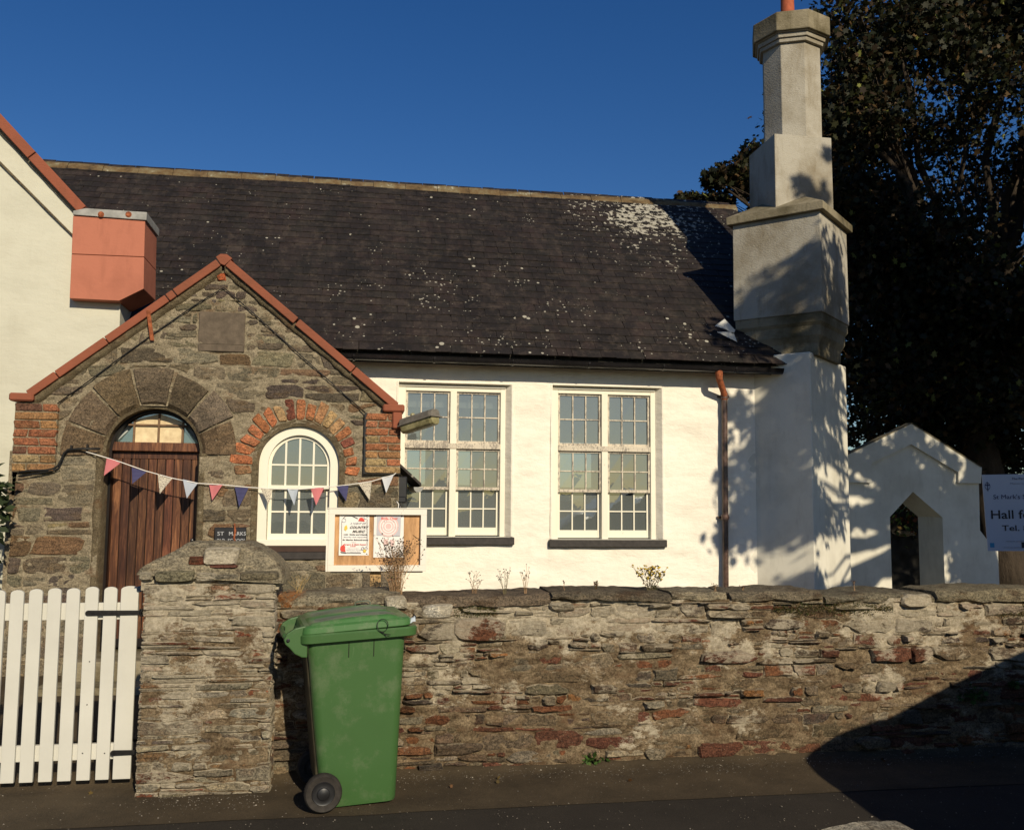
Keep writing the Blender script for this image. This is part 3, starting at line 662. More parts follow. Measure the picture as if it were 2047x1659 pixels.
# ------------------------------------------------------------------ wheelie bin
BA = R_(7.5); la = np.array([math.cos(BA),math.sin(BA),0]); lb = np.array([-math.sin(BA),math.cos(BA),0]); BO = np.array([.258,5.50,.012])
def bl(l,b_,z): p = BO+la*l+lb*b_; return (float(p[0]),float(p[1]),float(p[2]+z+.03*l))
binr = thing('wheelie_bin','large green wheelie bin standing on the tarmac against the rubble wall','wheelie bin',tuple(BO))
def rrect(l0,l1,b0,b1,z,r,n=5,dz=None):
    pts = []
    for (cl,cb,a0) in ((l1-r,b0+r,-90),(l1-r,b1-r,0),(l0+r,b1-r,90),(l0+r,b0+r,180)):
        for k in range(n):
            a = R_(a0+90*k/(n-1)); l = cl+r*math.cos(a); bb = cb+r*math.sin(a)
            pts.append(bl(l,bb,z+(dz(l,bb) if dz else 0)))
    return pts
mb = MB(); mb.loft([rrect(-.42,-.005,.045,.50,.0,.05),rrect(-.425,.0,.04,.505,.02,.05),rrect(-.455,.008,.032,.52,.25,.05),rrect(-.485,.016,.022,.53,.5,.05),rrect(-.515,.026,.01,.54,.8,.05),rrect(-.535,.032,.004,.548,.93,.05),rrect(-.54,.034,.002,.55,.975,.05)])
body = mb.build('body', M['bin'], binr, smooth='auto')
mb = MB(); mb.loft([rrect(-.455,-.42,.09,.46,.12,.01),rrect(-.494,-.47,.08,.47,.5,.01),rrect(-.54,-.52,.08,.48,.9,.01)]); mb.build('back_panel', M['bin_dirty_shade'], binr)
mb = MB(); dzt = lambda l,b_: -.012*(l<-.2)+.006
mb.loft([rrect(-.56,.08,-.025,.575,.925,.05,5,dzt),rrect(-.575,.095,-.035,.585,.932,.06,5,dzt),rrect(-.575,.097,-.037,.587,.972,.06,5,dzt),rrect(-.565,.09,-.03,.58,.982,.055,5,dzt)]); mb.build('rim', M['bin'], binr, smooth='auto')
mb = MB(); dzl = lambda l,b_: .022*(l+.55)/.6-.012
mb.loft([rrect(-.56,.055,-.028,.578,.985,.05,5,dzl),rrect(-.565,.06,-.032,.582,.99,.05,5,dzl),rrect(-.562,.058,-.03,.58,1.022,.05,5,dzl),rrect(-.55,.045,-.018,.568,1.032,.045,5,dzl)],cap=True)
lid = mb.build('lid', M['bin_lid'], binr, smooth='auto')
nl,nb = 46,50; L_ = np.linspace(-.535,.03,nl); B_ = np.linspace(-.012,.562,nb); ll,bb = np.meshgrid(L_,B_)
e = np.minimum.reduce([(ll+.535)/.03,(.03-ll)/.09,(bb+.012)/.02,(.562-bb)/.02]); e = np.clip(e,0,1)
dome = .022*np.clip(1-((ll+.22)/.33)**2,0,1)
pan = (1/(1+np.exp(-(np.abs(bb-.275)-.055)/.008)))*(1/(1+np.exp(-(.235-np.abs(bb-.275))/.008)))*(1/(1+np.exp(-(.25-np.abs(ll+.24))/.012)))
hz = 1.026+e*(.012+dome)-pan*.016*e+.022*(ll+.55)/.6-.012
Pg = np.stack([BO[0]+la[0]*ll+lb[0]*bb,BO[1]+la[1]*ll+lb[1]*bb,BO[2]+hz+.03*ll],-1)
mb = MB(); mb.grid(Pg, (pan[:-1,:-1]<.5)); mb.build('lid_top', M['bin_lid'], lid, smooth=True)
mb = MB(); mb.grid(Pg, (pan[:-1,:-1]>=.5)); mb.build('lid_panel', M['bin_grey'], lid, smooth=True)
for b0 in (.0,.47):      # hinge lugs and handle
    mb = MB(); ear = [(-.50,1.0),(-.545,1.022),(-.60,1.012),(-.645,.985),(-.662,.95),(-.652,.925),(-.63,.905),(-.60,.87),(-.56,.848),(-.53,.845),(-.53,.93),(-.50,.96)]
    mb.prism([bl(l,b0,z) for l,z in ear],tuple(lb*.035)); mb.build('hinge_lug', M['bin'], binr, bevel=.006)
    s = MB(); c = bl(-.638,b0-.004,.948); s.lathe([(.010,0),(.010,.004),(.006,.006)],c,tuple(-lb),12); s.build('hinge_pin', M['hub'], binr)
mb = MB(); mb.tube([bl(-.64,.03,.955),bl(-.655,.12,.96),bl(-.655,.40,.96),bl(-.64,.48,.955)],.014,10); mb.build('handle', M['bin'], binr, smooth=True)
wc = at(643,1596,5.33)
axd = Vector(tuple(lb)); wcen = Vector((wc[0],wc[1],.012+.105))
wcen = Vector(bl(-.425,-.045,.105))
for off in (0,.54):
    c = wcen+axd*off
    mb = MB(); mb.lathe([(.066,.004),(.095,-.004),(.1035,.006),(.105,.014),(.105,.04),(.1035,.048),(.095,.056),(.066,.05)],c,axd,36); wh = mb.build('wheel', M['rubber'], binr, smooth='auto')
    s = MB(); s.lathe([(.066,.006),(.062,-.001),(.052,.002),(.036,.0),(.032,-.006),(.012,-.012),(.002,-.012)],c,axd,24); s.v = s.v; s.build('hub', M['hub'], wh, smooth='auto')
s = MB(); s.tube([tuple(wcen+axd*.02),tuple(wcen+axd*.56)],.012,8); s.build('axle', M['iron'], binr)
for px,y1,y2 in ((683,1281,1312),(733,1277,1309)):
    l = (px-795)/345*.985+.02; s = MB(); x = l
    zt = .92; zb = .92-(y2-y1)/345
    for_b = lambda z: .045-(.043)*(z/.975)
    s.prism([bl(x,for_b(zt)-.004,zt),bl(x+.004,for_b(zt)-.004,zt),bl(x+.004,for_b(zb)-.004,zb),bl(x,for_b(zb)-.004,zb)],tuple(lb*.004)); s.build('groove_shade_strip', M['ring'], body)  # thin dark strip laid on the side in place of a groove's shade
# cable tie ring hanging on the lid edge, far grab rail, plastic scrap
tie = MB(); c = np.array(bl(-.115,-.045,1.005)); pts = [tuple(c+la*.031*math.cos(a)+np.array([0,0,.036])*math.sin(a)-lb*.004*math.sin(2*a)) for a in np.linspace(-1.75,4.6,26)]
tie.tube(pts+[tuple(c+la*.03-lb*.01+np.array([0,0,-.062]))],.0022,6); tie.tube([tuple(c+la*-.012+np.array([0,0,-.035])),tuple(c+la*.012-lb*.008+np.array([0,0,-.046])),tuple(c+la*.045-lb*.01+np.array([0,0,-.052]))],.0022,6)
tag(tie.build('cable_tie', M['cable']),'looped black cable tie dangling on the bin lid edge','cable tie')
s = MB(); s.tube([bl(-.19,.60,1.0),bl(-.19,.605,1.065),bl(-.18,.605,1.075),bl(-.105,.605,1.078),bl(-.095,.605,1.068),bl(-.095,.60,1.0)],.005,6); s.build('grab_rail', M['bin_grey'], binr, smooth=True)
s = MB(); P = np.zeros((7,7,3))
for i in range(7):
    for j in range(7):
        u_,v_ = i/6,j/6; P[i,j] = bl(.028+.055*u_,-.01+.06*v_,1.0+.042*u_**.7*math.sin(v_*2.6+.3)+.012*mn.noise(Vector((u_*5,v_*5,1))))
s.grid(P); tag(s.build('plastic_scrap', simple('pale_blue_plastic',(.5,.56,.6),.4,0,.1), smooth=True),'crumpled pale blue plastic scrap trapped under bin lid','litter')
#@@PART2
# ------------------------------------------------------------------ lettering
def text(body, x, y, z, h, mat, parent=None, name='lettering', align='LEFT', rz=0.0, ext=.0006, shear=0, wfit=None, bold=0, ry=0):
    c = bpy.data.curves.new(name,'FONT'); c.body = body; c.size = h*1.38; c.align_x = align; c.extrude = ext; c.shear = shear; c.offset = bold
    c.resolution_u = 3; c.materials.append(mat)
    o = bpy.data.objects.new(name,c); COL.objects.link(o)
    l = Vector((x,y,z)) - (wloc(parent) if parent is not None else Vector((0,0,0)))
    o.location = l; o.rotation_euler = (R_(90),ry,rz)
    if parent is not None: o.parent = parent
    bpy.context.view_layer.update(); me = bpy.data.meshes.new_from_object(o.evaluated_get(bpy.context.evaluated_depsgraph_get())); me.name = name
    m = bpy.data.objects.new(name,me); COL.objects.link(m); m.location = l; m.rotation_euler = (R_(90),ry,rz)
    if parent is not None: m.parent = parent
    bpy.data.objects.remove(o)
    return m

# ------------------------------------------------------------------ notice board
YB = 6.75
def bx(px,py,Y=YB): p = at(px,py,Y); return p[0],p[2]
nb = thing('notice_board','white framed notice board with varnished backing and two posters on timber post','notice board',(at(760,1185,YB)[0],YB,0))
x0,z1 = bx(658,1016); x1,z0 = bx(851,1141); fw_ = .043
for a,b in (((x0,z1-fw_),(x1,z1)),((x0,z0),(x1,z0+fw_)),((x0,z0+fw_),(x0+fw_,z1-fw_)),((x1-fw_,z0+fw_),(x1,z1-fw_))):
    mb = MB(); mb.box((a[0],YB-.03,a[1]),(b[0],YB+.03,b[1])); mb.build('frame_bar', M['board_frame'], nb, bevel=.002)
mb = MB(); mb.box((x0+.01,YB+.005,z0+.01),(x1-.01,YB+.02,z1-.01)); mb.build('backboard', M['ply'], nb)
mb = MB(); mb.box((x0-.012,YB-.035,z1),(x1+.004,YB+.04,z1+.006)); mb.box((x0-.014,YB-.025,z0),(x0,YB+.035,z1)); mb.build('flashing', M['board_frame'], nb)
mb = MB(); mb.box((x0+.02,YB+.03,z0-.014),(x1-.02,YB+.05,z0+.03)); mb.build('batten', M['board_frame'], nb, bevel=.002)
px0,pz0 = bx(739,1190); px1,_ = bx(761,1190)
mb = MB(); mb.box((px0,YB+.02,0),(px1,YB+.10,z0+.1)); mb.build('post', M['pine'], nb, bevel=.003)
def poster(pts, label):
    (a,b),(c,d) = bx(*pts[0],YB-.0), bx(*pts[1],YB-.0)
    mb = MB(); n = 9; P = np.zeros((n,5,3))
    for i in range(n):
        for j in range(5): P[i,j] = (a+(c-a)*j/4,YB+.0015-.002*math.sin(i*.7)**2-.0015*math.sin(j*1.1+1),d+(b-d)*i/(n-1))
    mb.grid(P); mb.v += [(x,y+.0009,z) for x,y,z in mb.v]; mb.c += mb.c; m_ = n*5; mb.f += [tuple(i+m_ for i in f[::-1]) for f in mb.f]
    o = mb.build('poster', M['paper'], None); o['label'] = label; o['category'] = 'poster'; return o,a,b,c,d
YT = YB-.0042
def tl(par,body,px,py,hpx,mat,wpx=None,align='LEFT',shear=0,bold=0):
    x,z = bx(px,py,YT); k = YT/1850/.985
    o = text(body,x,YT,z,hpx*k,mat,par,align=align,ext=.0003,shear=shear,bold=bold)
    if wpx:
        bpy.context.view_layer.update(); o.scale.x = wpx*k*1.03/max(1e-4,o.dimensions.x)
    return o
def disc(mb,px,py,r,n=18,r2=None,Y=None):
    Y = Y or YT; x,z = bx(px,py,Y); k = Y/1850/.985
    if r2 is None: mb.xz([(x+r*k*math.cos(a),z+r*k*math.sin(a)) for a in np.linspace(0,2*math.pi,n,endpoint=False)],Y-.0003,Y+.0003)
    else:
        A = np.linspace(0,2*math.pi,n+1)
        for i in range(n): mb.xz([(x+q*k*math.cos(a),z+q*k*math.sin(a)) for q,a in ((r,A[i]),(r,A[i+1]),(r2,A[i+1]),(r2,A[i]))],Y-.0003,Y+.0003)
def poly(mb,pts,Y=None):
    Y = Y or YT; mb.xz([bx(px,py,Y) for px,py in pts],Y-.0003,Y+.0003)
P1,*_ = poster(((679,1027),(737,1110)),'country music poster with red hat and boot pinned on the notice board')
tl(P1,'A NIGHT OF',700,1047.5,3.3,M['ink_grey'],30,shear=.35,bold=.0003)
tl(P1,'COUNTRY',698.5,1056,4.6,M['ink_black'],35,shear=.35,bold=.0005)
tl(P1,'MUSIC',704,1064,4.4,M['ink_black'],24,shear=.35,bold=.0005)
tl(P1,'with  Eddie and friends',687,1069,1.9,M['ink_black'],44,bold=.0004)
tl(P1,'Saturday 26th September',687,1074,1.9,M['ink_grey'],44,bold=.0002)
tl(P1,'St Marks Schoolroom',685,1080,2.5,M['ink_black'],47,bold=.0003)
tl(P1,'7.30pm',701,1084.5,1.6,M['ink_grey'],10)
tl(P1,'Bangers & Mash Supper',687,1089,2.2,M['ink_red'],42,bold=.0003)
tl(P1,'\u00a310.00',700,1092.5,2,M['ink_red'],10,bold=.0002)
tl(P1,'Bring your own drink',695,1096.5,1.4,M['ink_grey'],20); tl(P1,'Tickets from the Hall',692,1099.7,1.4,M['ink_grey'],28); tl(P1,'or telephone 8224',694,1103,1.4,M['ink_grey'],24)
def motif(par,mat,fn):
    mb = MB(); fn(mb); mb.build('printed_motif',mat,par)
motif(P1,M['ink_red'],lambda m:(poly(m,[(716,1041),(719,1035),(724,1034),(728,1038),(729,1042)]),poly(m,[(681,1092),(687,1088),(690,1092),(690,1098),(691,1103),(682,1102),(680,1098)])))
motif(P1,M['ink_grey'],lambda m:(disc(m,687.5,1040,4.2,14,3.3),disc(m,731,1034,3.5,14,2.8),disc(m,725,1096,3,12,2),disc(m,732,1096,3,12,2)))
motif(P1,M['ink_black'],lambda m:([poly(m,[(683,y_),(683.8,y_),(683.3,y_+6),(682.6,y_+6)]) for y_ in range(1042,1088,6)],[poly(m,[(733.8,y_),(734.6,y_),(734.2,y_+6),(733.4,y_+6)]) for y_ in range(1038,1092,6)],poly(m,[(691,1104.5),(722,1104.8),(722,1105.6),(691,1105.3)]),
   poly(m,[(685,1036),(692,1030.5),(703,1030.5),(716,1036),(715,1037),(703,1031.5),(692,1031.5),(686,1036.6)]),poly(m,[(680,1103),(691,1104),(692,1106),(682,1105)])))
motif(P1,M['ink_yellow'],lambda m:(poly(m,[(689,1052),(693,1049),(695,1056),(691,1061),(688,1058)]),disc(m,729,1101,3)))
P2,*_ = poster(((748,1028),(806,1114)),'pink ringed poster with red heading pinned beside the country music poster')
def bgpanel(m):
    poly(m,[(754,1031),(802,1032),(800,1071.5),(753,1070)],YT+.001)
motif(P2,simple('pale_grey_print',(.50,.49,.52),.6,0,.1,2,0),lambda m: bgpanel(m))
def ringsf(par_):
    for k,(r,mat) in enumerate(((20,'ink_pink'),(17,'paper'),(15,'ink_pink'),(12.4,'paper'),(10.2,'ink_pink'),(7.6,'paper'),(5.6,'ink_pink'))):
        motif(P2,M[mat],lambda m: disc(m,776.5,1052,r,24,None,YT+.0004-.00012*k))
ringsf(0)
tl(P2,'Body, Choir',762,1038.5,5,M['ink_red'],31,bold=.0006); tl(P2,'& Tea at 10',767,1043.5,2.2,M['ink_black'],20)
tl(P2,'St Marks Schoolroom',761,1054.5,1.6,M['ink_grey'],34); tl(P2,'All welcome',762,1057,1.6,M['ink_grey'],30)
motif(P2,M['ink_pink'],lambda m: (poly(m,[(767,1078),(775,1077),(776,1088),(768,1089)]),poly(m,[(780,1078),(789,1080),(786,1092),(781,1090)])))
for px,py,par in ((734,1029,P1),(750,1031,P2),(803,1031,P2)):
    s = MB(); s.lathe([(.006,-.002),(.006,0),(.002,.004)][::-1],(bx(px,py)[0],YT-.001,bx(px,py)[1]),(0,1,0),10); s.build('drawing_pin',M['ink_black'],par)

# ------------------------------------------------------------------ stone porch
porch = thing('stone_porch','gabled rubble stone porch with red painted coping, arched door and arched window','porch',(-1.3,YPO,0))
def pw(px,py,Y=YPO): p = at(px,py,Y); return (p[0],p[2])
DC = pw(303,905); DR = abs(pw(400,905)[0]-pw(206,905)[0])/2          # door arch
WC_ = pw(598,930); WR = abs(pw(681,930)[0]-pw(516,930)[0])/2+.012      # window arch
DZ0 = pw(250,1306)[1]; WZ0 = pw(598,1118)[1]
WLX, WRX = pw(35,900)[0], pw(798,900)[0]
APEX = pw(446,532); EL = pw(28,806); ER = pw(806,822); BL = pw(10,1200); 
def in_open(u,v,g=0):
    a = ((np.abs(u-DC[0])<DR+g)&(v<DC[1])&(v>DZ0-.3))|((u-DC[0])**2+(v-DC[1])**2<(DR+g)**2)
    b = ((np.abs(u-WC_[0])<WR+g)&(v<WC_[1])&(v>WZ0-g))|(((u-WC_[0])**2+(v-WC_[1])**2<(WR+g)**2)&(v>WC_[1]-.01))
    return a|b
def gable_ok(u,v,m=0.0):
    kl = (APEX[1]-EL[1])/(APEX[0]-EL[0]); kr = (APEX[1]-ER[1])/(APEX[0]-ER[0])
    return (v < APEX[1]+kl*(u-APEX[0])-m)&(v < APEX[1]+kr*(u-APEX[0])-m)&(u<WRX)
def left_edge(v): return np.interp(v,[0,BL[1],1.8,3],[BL[0]-.05,BL[0],WLX,WLX])
mortar_grid('mortar', M['porch_mortar'], porch, -3.35,WRX,0.05,APEX[1], YPO, .0115, .016, lambda u,v: ~in_open(u,v,.006)&~(((u-DC[0])**2+(v-DC[1])**2<(DR*1.42-.02)**2)&(v>DC[1]-.03))&gable_ok(u,v)&(u>left_edge(v)), 55)
def ring_pts(c,r,z0,n=28): return [(c[0]-r,z0)]+[(c[0]+r*math.cos(a),c[1]+r*math.sin(a)) for a in np.linspace(math.pi,0,n)]+[(c[0]+r,z0)]
def ring_mesh(name,mat,c,ro,ri,z0,y0,y1,parent,noise_=.0,yi=None,n=34):
    """arch shaped band between radii ro and ri with reveal going back to y1"""
    o = ring_pts(c,ro,z0,n); i_ = ring_pts(c,ri,z0,n); mb = MB(); m_ = len(o)
    yi = y0 if yi is None else yi
    jit = lambda p,k: (p[0]+noise_*(random.Random(k).random()-.5)*2,p[1]+noise_*(random.Random(k+99).random()-.5)*2)
    o = [jit(p,k) for k,p in enumerate(o)]
    vs = [(p[0],y0+.03,p[1]) for p in o]+[(p[0],y0,p[1]) for p in o]+[(p[0],yi,p[1]) for p in i_]+[(p[0],y1,p[1]) for p in i_]
    fs = [(k+m_*r,k+1+m_*r,k+1+m_*(r+1),k+m_*(r+1)) for r in range(3) for k in range(m_-1)]
    mb.add(vs,fs); return mb.build(name,mat,parent,smooth='auto')
ring_mesh('plaster_reveal',M['plaster_ring'],DC,DR+.022,DR-.01,DZ0-.05,YPO+.052,YPO+.26,porch,.004,YPO+.07)
for sg_ in (-1,1):
    mb = MB(); n_ = 40
    vs = []
    for i in range(n_):
        z = DZ0-.05+(DC[1]-DZ0+.05)*i/(n_-1); o_ = .05+.03*float(fbm(z*9,sg_*3.0,7,3)); vs += [(DC[0]+sg_*(DR+o_),YPO+.01,z),(DC[0]+sg_*(DR+o_-.01),YPO-.016,z),(DC[0]+sg_*(DR+.005),YPO-.012,z),(DC[0]+sg_*(DR-.012),YPO+.02,z),(DC[0]+sg_*(DR-.012),YPO+.26,z)]
    mb.add(vs,[(i*5+j,i*5+j+1,i*5+j+6,i*5+j+5) for i in range(n_-1) for j in range(4)]); mb.build('plaster_reveal',M['plaster_ring'],porch,smooth=True)
ring_mesh('plaster_reveal',M['plaster_ring'],WC_,WR+.035,WR-.022,WZ0-.02,YPO-.018,YPO+.16,porch,.006,YPO-.004)
ring_mesh('joint_mortar',M['porch_mortar'],DC,DR*1.42+.03,DR+.0,DC[1]-.03,YPO-.014,YPO+.2,porch,.002,YPO+.066)
# voussoirs of the door arch: outer face plus splayed inner face
RO,RI = DR*1.83, DR*1.42
angs = [184,160,133,105,76,49,25,-2]
for k in range(7):
    a0,a1 = R_(angs[k]-1.3),R_(angs[k+1]+1.3); mb = MB(); rr = random.Random(k)
    mb.col = (*pal(rr,[(2,(.115,.088,.06)),(1,(.13,.108,.075)),(1,(.115,.08,.05))]),.3); N = 9; rings = []
    oo = RO*rr.uniform(.97,1.04)
    for i in range(N):
        a = a0+(a1-a0)*i/(N-1); ca,sa = math.cos(a),math.sin(a); R5 = lambda r,y: (DC[0]+r*ca,y+.004*rr.uniform(-1,1),DC[1]+r*sa)
        rings.append([R5(oo,YPO+.05),R5(oo,YPO-.022),R5(oo-.012,YPO-.030),R5(RI+.01,YPO-.030),R5(RI-.008,YPO-.018),R5(DR+.05,YPO+.012),R5(DR+.012,YPO+.06),R5(DR+.012,YPO+.1)])
    mb.loft(rings); mb.build('arch_stone',M['voussoir'],porch,smooth='auto',attr=True)
# brick arch over the window
rng = random.Random(5); nbk = 19
for k in range(nbk):
    am = math.pi*(-.06+1.12*(k+.5)/nbk); wd = math.pi*1.12/nbk*.50; r1 = WR+.038+rng.uniform(-.008,.012); r2 = .61+rng.uniform(-.03,.03)
    if am<.5: r2 -= .06
    pts = [(WC_[0]+r*math.cos(a),WC_[1]+r*math.sin(a)) for r,a in ((r1,am-wd*.94),(r2,am-wd*.80),(r2+.004,am+wd*.80),(r1,am+wd*.94))]
    p = spoly([pts[0],pts[1],pts[2],pts[3]],0,rng,12,(5,9),.03); mb = MB()
    stone_into(mb,p,YPO-.004,rng.uniform(.014,.026),rng,pal(rng,[(4,(.35,.135,.062)),(2,(.34,.19,.095)),(1,(.36,.24,.12)),(.6,(.17,.06,.04))]),.008); mb.build('brick',M['brick'],porch,attr=True)
# brick quoins under the kneelers
for side,(xa,xb,ya,yb) in ((0,(34,113,806,944)),(1,(731,800,826,948))):
    (u0,v1),(u1,v0) = pw(xa,ya),pw(xb,yb); nrow = 8; hh = (v1-v0)/nrow
    mb = MB(); mb.box((u0+.004,YPO-.048,v0),(u1-.004,YPO+.3,v1)); mb.build('quoin_mortar',M['porch_mortar'],porch)
    for r in range(nrow):
        sp = [u0,u0+(u1-u0)*((.62 if r%2 else .36)+rng.uniform(-.03,.03)),u1] if rng.random()>.15 else [u0,u1]
        for a,b in zip(sp[:-1],sp[1:]):
            q = [(a+.004,v0+r*hh+.005),(b-.004,v0+r*hh+.005),(b-.004,v0+(r+1)*hh-.005),(a+.004,v0+(r+1)*hh-.005)]
            p = spoly(q,0,rng,14,(7,14),.02); mb = MB()
            stone_into(mb,p,YPO-.048,rng.uniform(.008,.016),rng,pal(rng,[(4,(.29,.115,.058)),(2,(.31,.17,.075)),(1.5,(.32,.22,.11)),(.6,(.14,.07,.045))]),.007,back=.2); mb.build('brick',M['brick'],porch,attr=True)
    if side:    # black painted joint line
        (a,b),(c,d) = pw(729,826),pw(732,945); mb = MB(); mb.box((a,YPO-.055,d),(c,YPO-.02,b)); mb.box((a,YPO-.055,d-.012),(u1,YPO-.02,d)); mb.build('dark_joint',M['cable'],porch)
# field stones
PLQ = (*pw(396,702),*pw(491,627)); QL=(pw(30,948),pw(116,800)); QR=(pw(727,952),pw(803,815))
def excl(u,v):
    if (u-DC[0])**2+(v-DC[1])**2 < (RO+.02)**2 and v>DC[1]-.05: return 1
    if abs(u-DC[0])<DR+.05 and v<=DC[1]: return 1
    if (u-WC_[0])**2+(v-WC_[1])**2 < (.64)**2 and v>WC_[1]-.12: return 1
    if abs(u-WC_[0])<WR+.03 and v<=WC_[1] and v>WZ0-.02: return 1
    if PLQ[0]-.015<u<PLQ[2]+.015 and PLQ[1]-.015<v<PLQ[3]+.015: return 1
    for (a,b) in (QL,QR):
        if a[0]-.01<u<b[0]+.01 and a[1]-.01<v<b[1]+.02: return 1
    return 0
zone = [(0.1,1.75,(.12,.22),(1.3,3.0),.12),(1.75,3.2,(.10,.19),(1.3,3.2),.2),(3.2,APEX[1],(.05,.11),(1.3,3.6),.2)]
rng = random.Random(23); field = []
for v0,v1,h,wf,spp in zone:
    for q in cells(-3.3,WRX,v0,v1,h,wf,rng,.02,spp):
        p = spoly(q,rng.uniform(.004,.012),rng,16,(2.8,8),.055,.45)
        cx = sum(a for a,_ in p)/len(p); cz = sum(b for _,b in p)/len(p)
        # shrink the stone towards its centre until it clears openings, or cut
        ok = False
        for c_ in ((cx,cz),):
            if excl(*c_):
                # try a corner piece
                g_ = [t for t in p if not excl(*t)]
                if len(g_) < 7: break
                cx = sum(a for a,_ in g_)/len(g_); cz = sum(b for _,b in g_)/len(g_)
                if excl(cx,cz): break
            ok = True
        if not ok: continue
        out = []
        for (a,b_) in p:
            t = 1.0
            while t > .05 and excl(cx+(a-cx)*t,cz+(b_-cz)*t): t -= .06
            out.append((cx+(a-cx)*t,cz+(b_-cz)*t))
        p = out
        # gable slopes, side edges
        kl = (APEX[1]-EL[1])/(APEX[0]-EL[0]); kr = (APEX[1]-ER[1])/(APEX[0]-ER[0]); m_ = .03
        p = clip(p,(APEX[0],APEX[1]-m_),(EL[0],EL[1]-m_)) if len(p)>2 else p
        p = clip(p,(ER[0],ER[1]-m_),(APEX[0],APEX[1]-m_)) if len(p)>2 else p
        if len(p)<4: continue
        p = [(min(max(a,float(left_edge(b_))+.0),WRX-.004),b_) for a,b_ in p]
        # drop duplicate points
        p2 = [p[0]]
        for t in p[1:]:
            if abs(t[0]-p2[-1][0])+abs(t[1]-p2[-1][1])>.004: p2.append(t)
        if len(p2)<5 or area(p2)<9e-4: continue
        field.append(p2)
field.sort(key=lambda p:-area(p)); rest = MB()
for k,p in enumerate(field):
    mb = MB() if k<240 else rest
    cz = sum(b for _,b in p)/len(p)
    stone_into(mb,p,YPO-.004,rng.uniform(.002,.014),rng,pal(rng,PORCH_PAL),.010)
    if k<240: mb.build('stone',M['porch_stone'],porch,attr=True)
if rest.v: rest.build('small_stone',M['porch_stone'],porch,attr=True,kind='stuff')
(a,b),(c,d) = pw(434,562),pw(452,547); mb = MB(); stone_into(mb,spoly([(a,b),(c,b),(c,d),(a,d)],0,rng,12,(5,8),.03),YPO-.01,.025,rng,(.33,.085,.035),.006); mb.build('brick',M['brick'],porch,attr=True)
mb = MB(); mb.bbox((PLQ[0],YPO-.022,PLQ[1]),(PLQ[2],YPO+.03,PLQ[3]),.006); mb.build('plaque',M['plaque'],porch)
mb = MB(); mb.bbox((PLQ[0]+.015,YPO-.026,PLQ[1]+.07),(PLQ[2]-.015,YPO-.01,PLQ[1]+.074),.001); mb.build('plaque_line',M['plaque'],porch)
# side walls and back so the porch is a solid building
mb = MB()
mb.box((WRX-.24,YPO+.02,0),(WRX-.004,YH,pw(800,948)[1])); mb.box((WLX+.004,YPO+.02,0),(WLX+.24,YH,pw(800,948)[1])); mb.build('side_wall',M['porch_mortar'],porch)
# body of the gable front behind the stones
y2 = YPO+.24
for a,b in (((-3.2),(DC[0]-DR-.02)),((DC[0]+DR+.02),(WC_[0]-WR-.03)),((WC_[0]+WR+.03),WRX-.01)):
    mb = MB(); mb.box((a+(.06 if a<-3 else 0),YPO+.03,.05),(b,y2,DC[1])); mb.build('wall_core',M['porch_mortar'],porch)
top = [(EL[0]+.02,DC[1]+.02)]+ [(DC[0]+ (RO*.8)*math.cos(t),DC[1]+(RO*.8)*math.sin(t)) for t in np.linspace(math.pi,0,16)]
mb = MB(); mb.xz([(WLX+.02,DC[1]+.44),(WRX-.02,DC[1]+.44),(APEX[0],APEX[1]-.03)],YPO+.04,y2); mb.build('wall_core',M['porch_mortar'],porch)
# red painted coping pieces
def slope_pt(A,B,t): return (A[0]+(B[0]-A[0])*t,A[1]+(B[1]-A[1])*t)
TL_ = (pw(446,515),pw(57,784)); TR_ = (pw(452,515),pw(797,808)); 
def cope_piece(A,B,t0,t1,thk,mat,name,y0,y1,side):
    p,q = slope_pt(A,B,t0),slope_pt(A,B,t1); dx,dz = q[0]-p[0],q[1]-p[1]; L = math.hypot(dx,dz); nx,nz = dz/L,-dx/L
    if nz > 0: nx,nz = -nx,-nz
    pts = [p,q,(q[0]+nx*thk,q[1]+nz*thk),(p[0]+nx*thk,p[1]+nz*thk)]
    if side<0: pts = pts[::-1]
    mb = MB(); mb.xz(pts,y0,y1); return mb.build(name,mat,porch if name!='x' else None,bevel=.008)
for (A,B,cuts,sd) in ((TL_[0],TL_[1],(0.03,.262,.30,.612,.86,1.0),-1),(TR_[0],TR_[1],(.03,.42,.425,.75,1.0),1)):
    for t0,t1 in zip(cuts[:-1],cuts[1:]):
        if t1-t0<.01: continue
        cope_piece(A,B,t0+.002,t1-.002,.074,M['red'],'coping_stone',YPO-.09,YPO+.22,sd)
mb = MB(); c = TL_[0]; c2 = TR_[0]; mb.xz([(c[0]-.055,c[1]-.02),(c[0]-.012,c[1]+.012),(c[0]+.045,c[1]+.012),(c2[0]+.07,c2[1]-.028),(c2[0]+.0,c2[1]-.10),(c[0]-.01,c[1]-.085)][::-1],YPO-.091,YPO+.221); mb.build('apex_stone',M['red'],porch,bevel=.006)
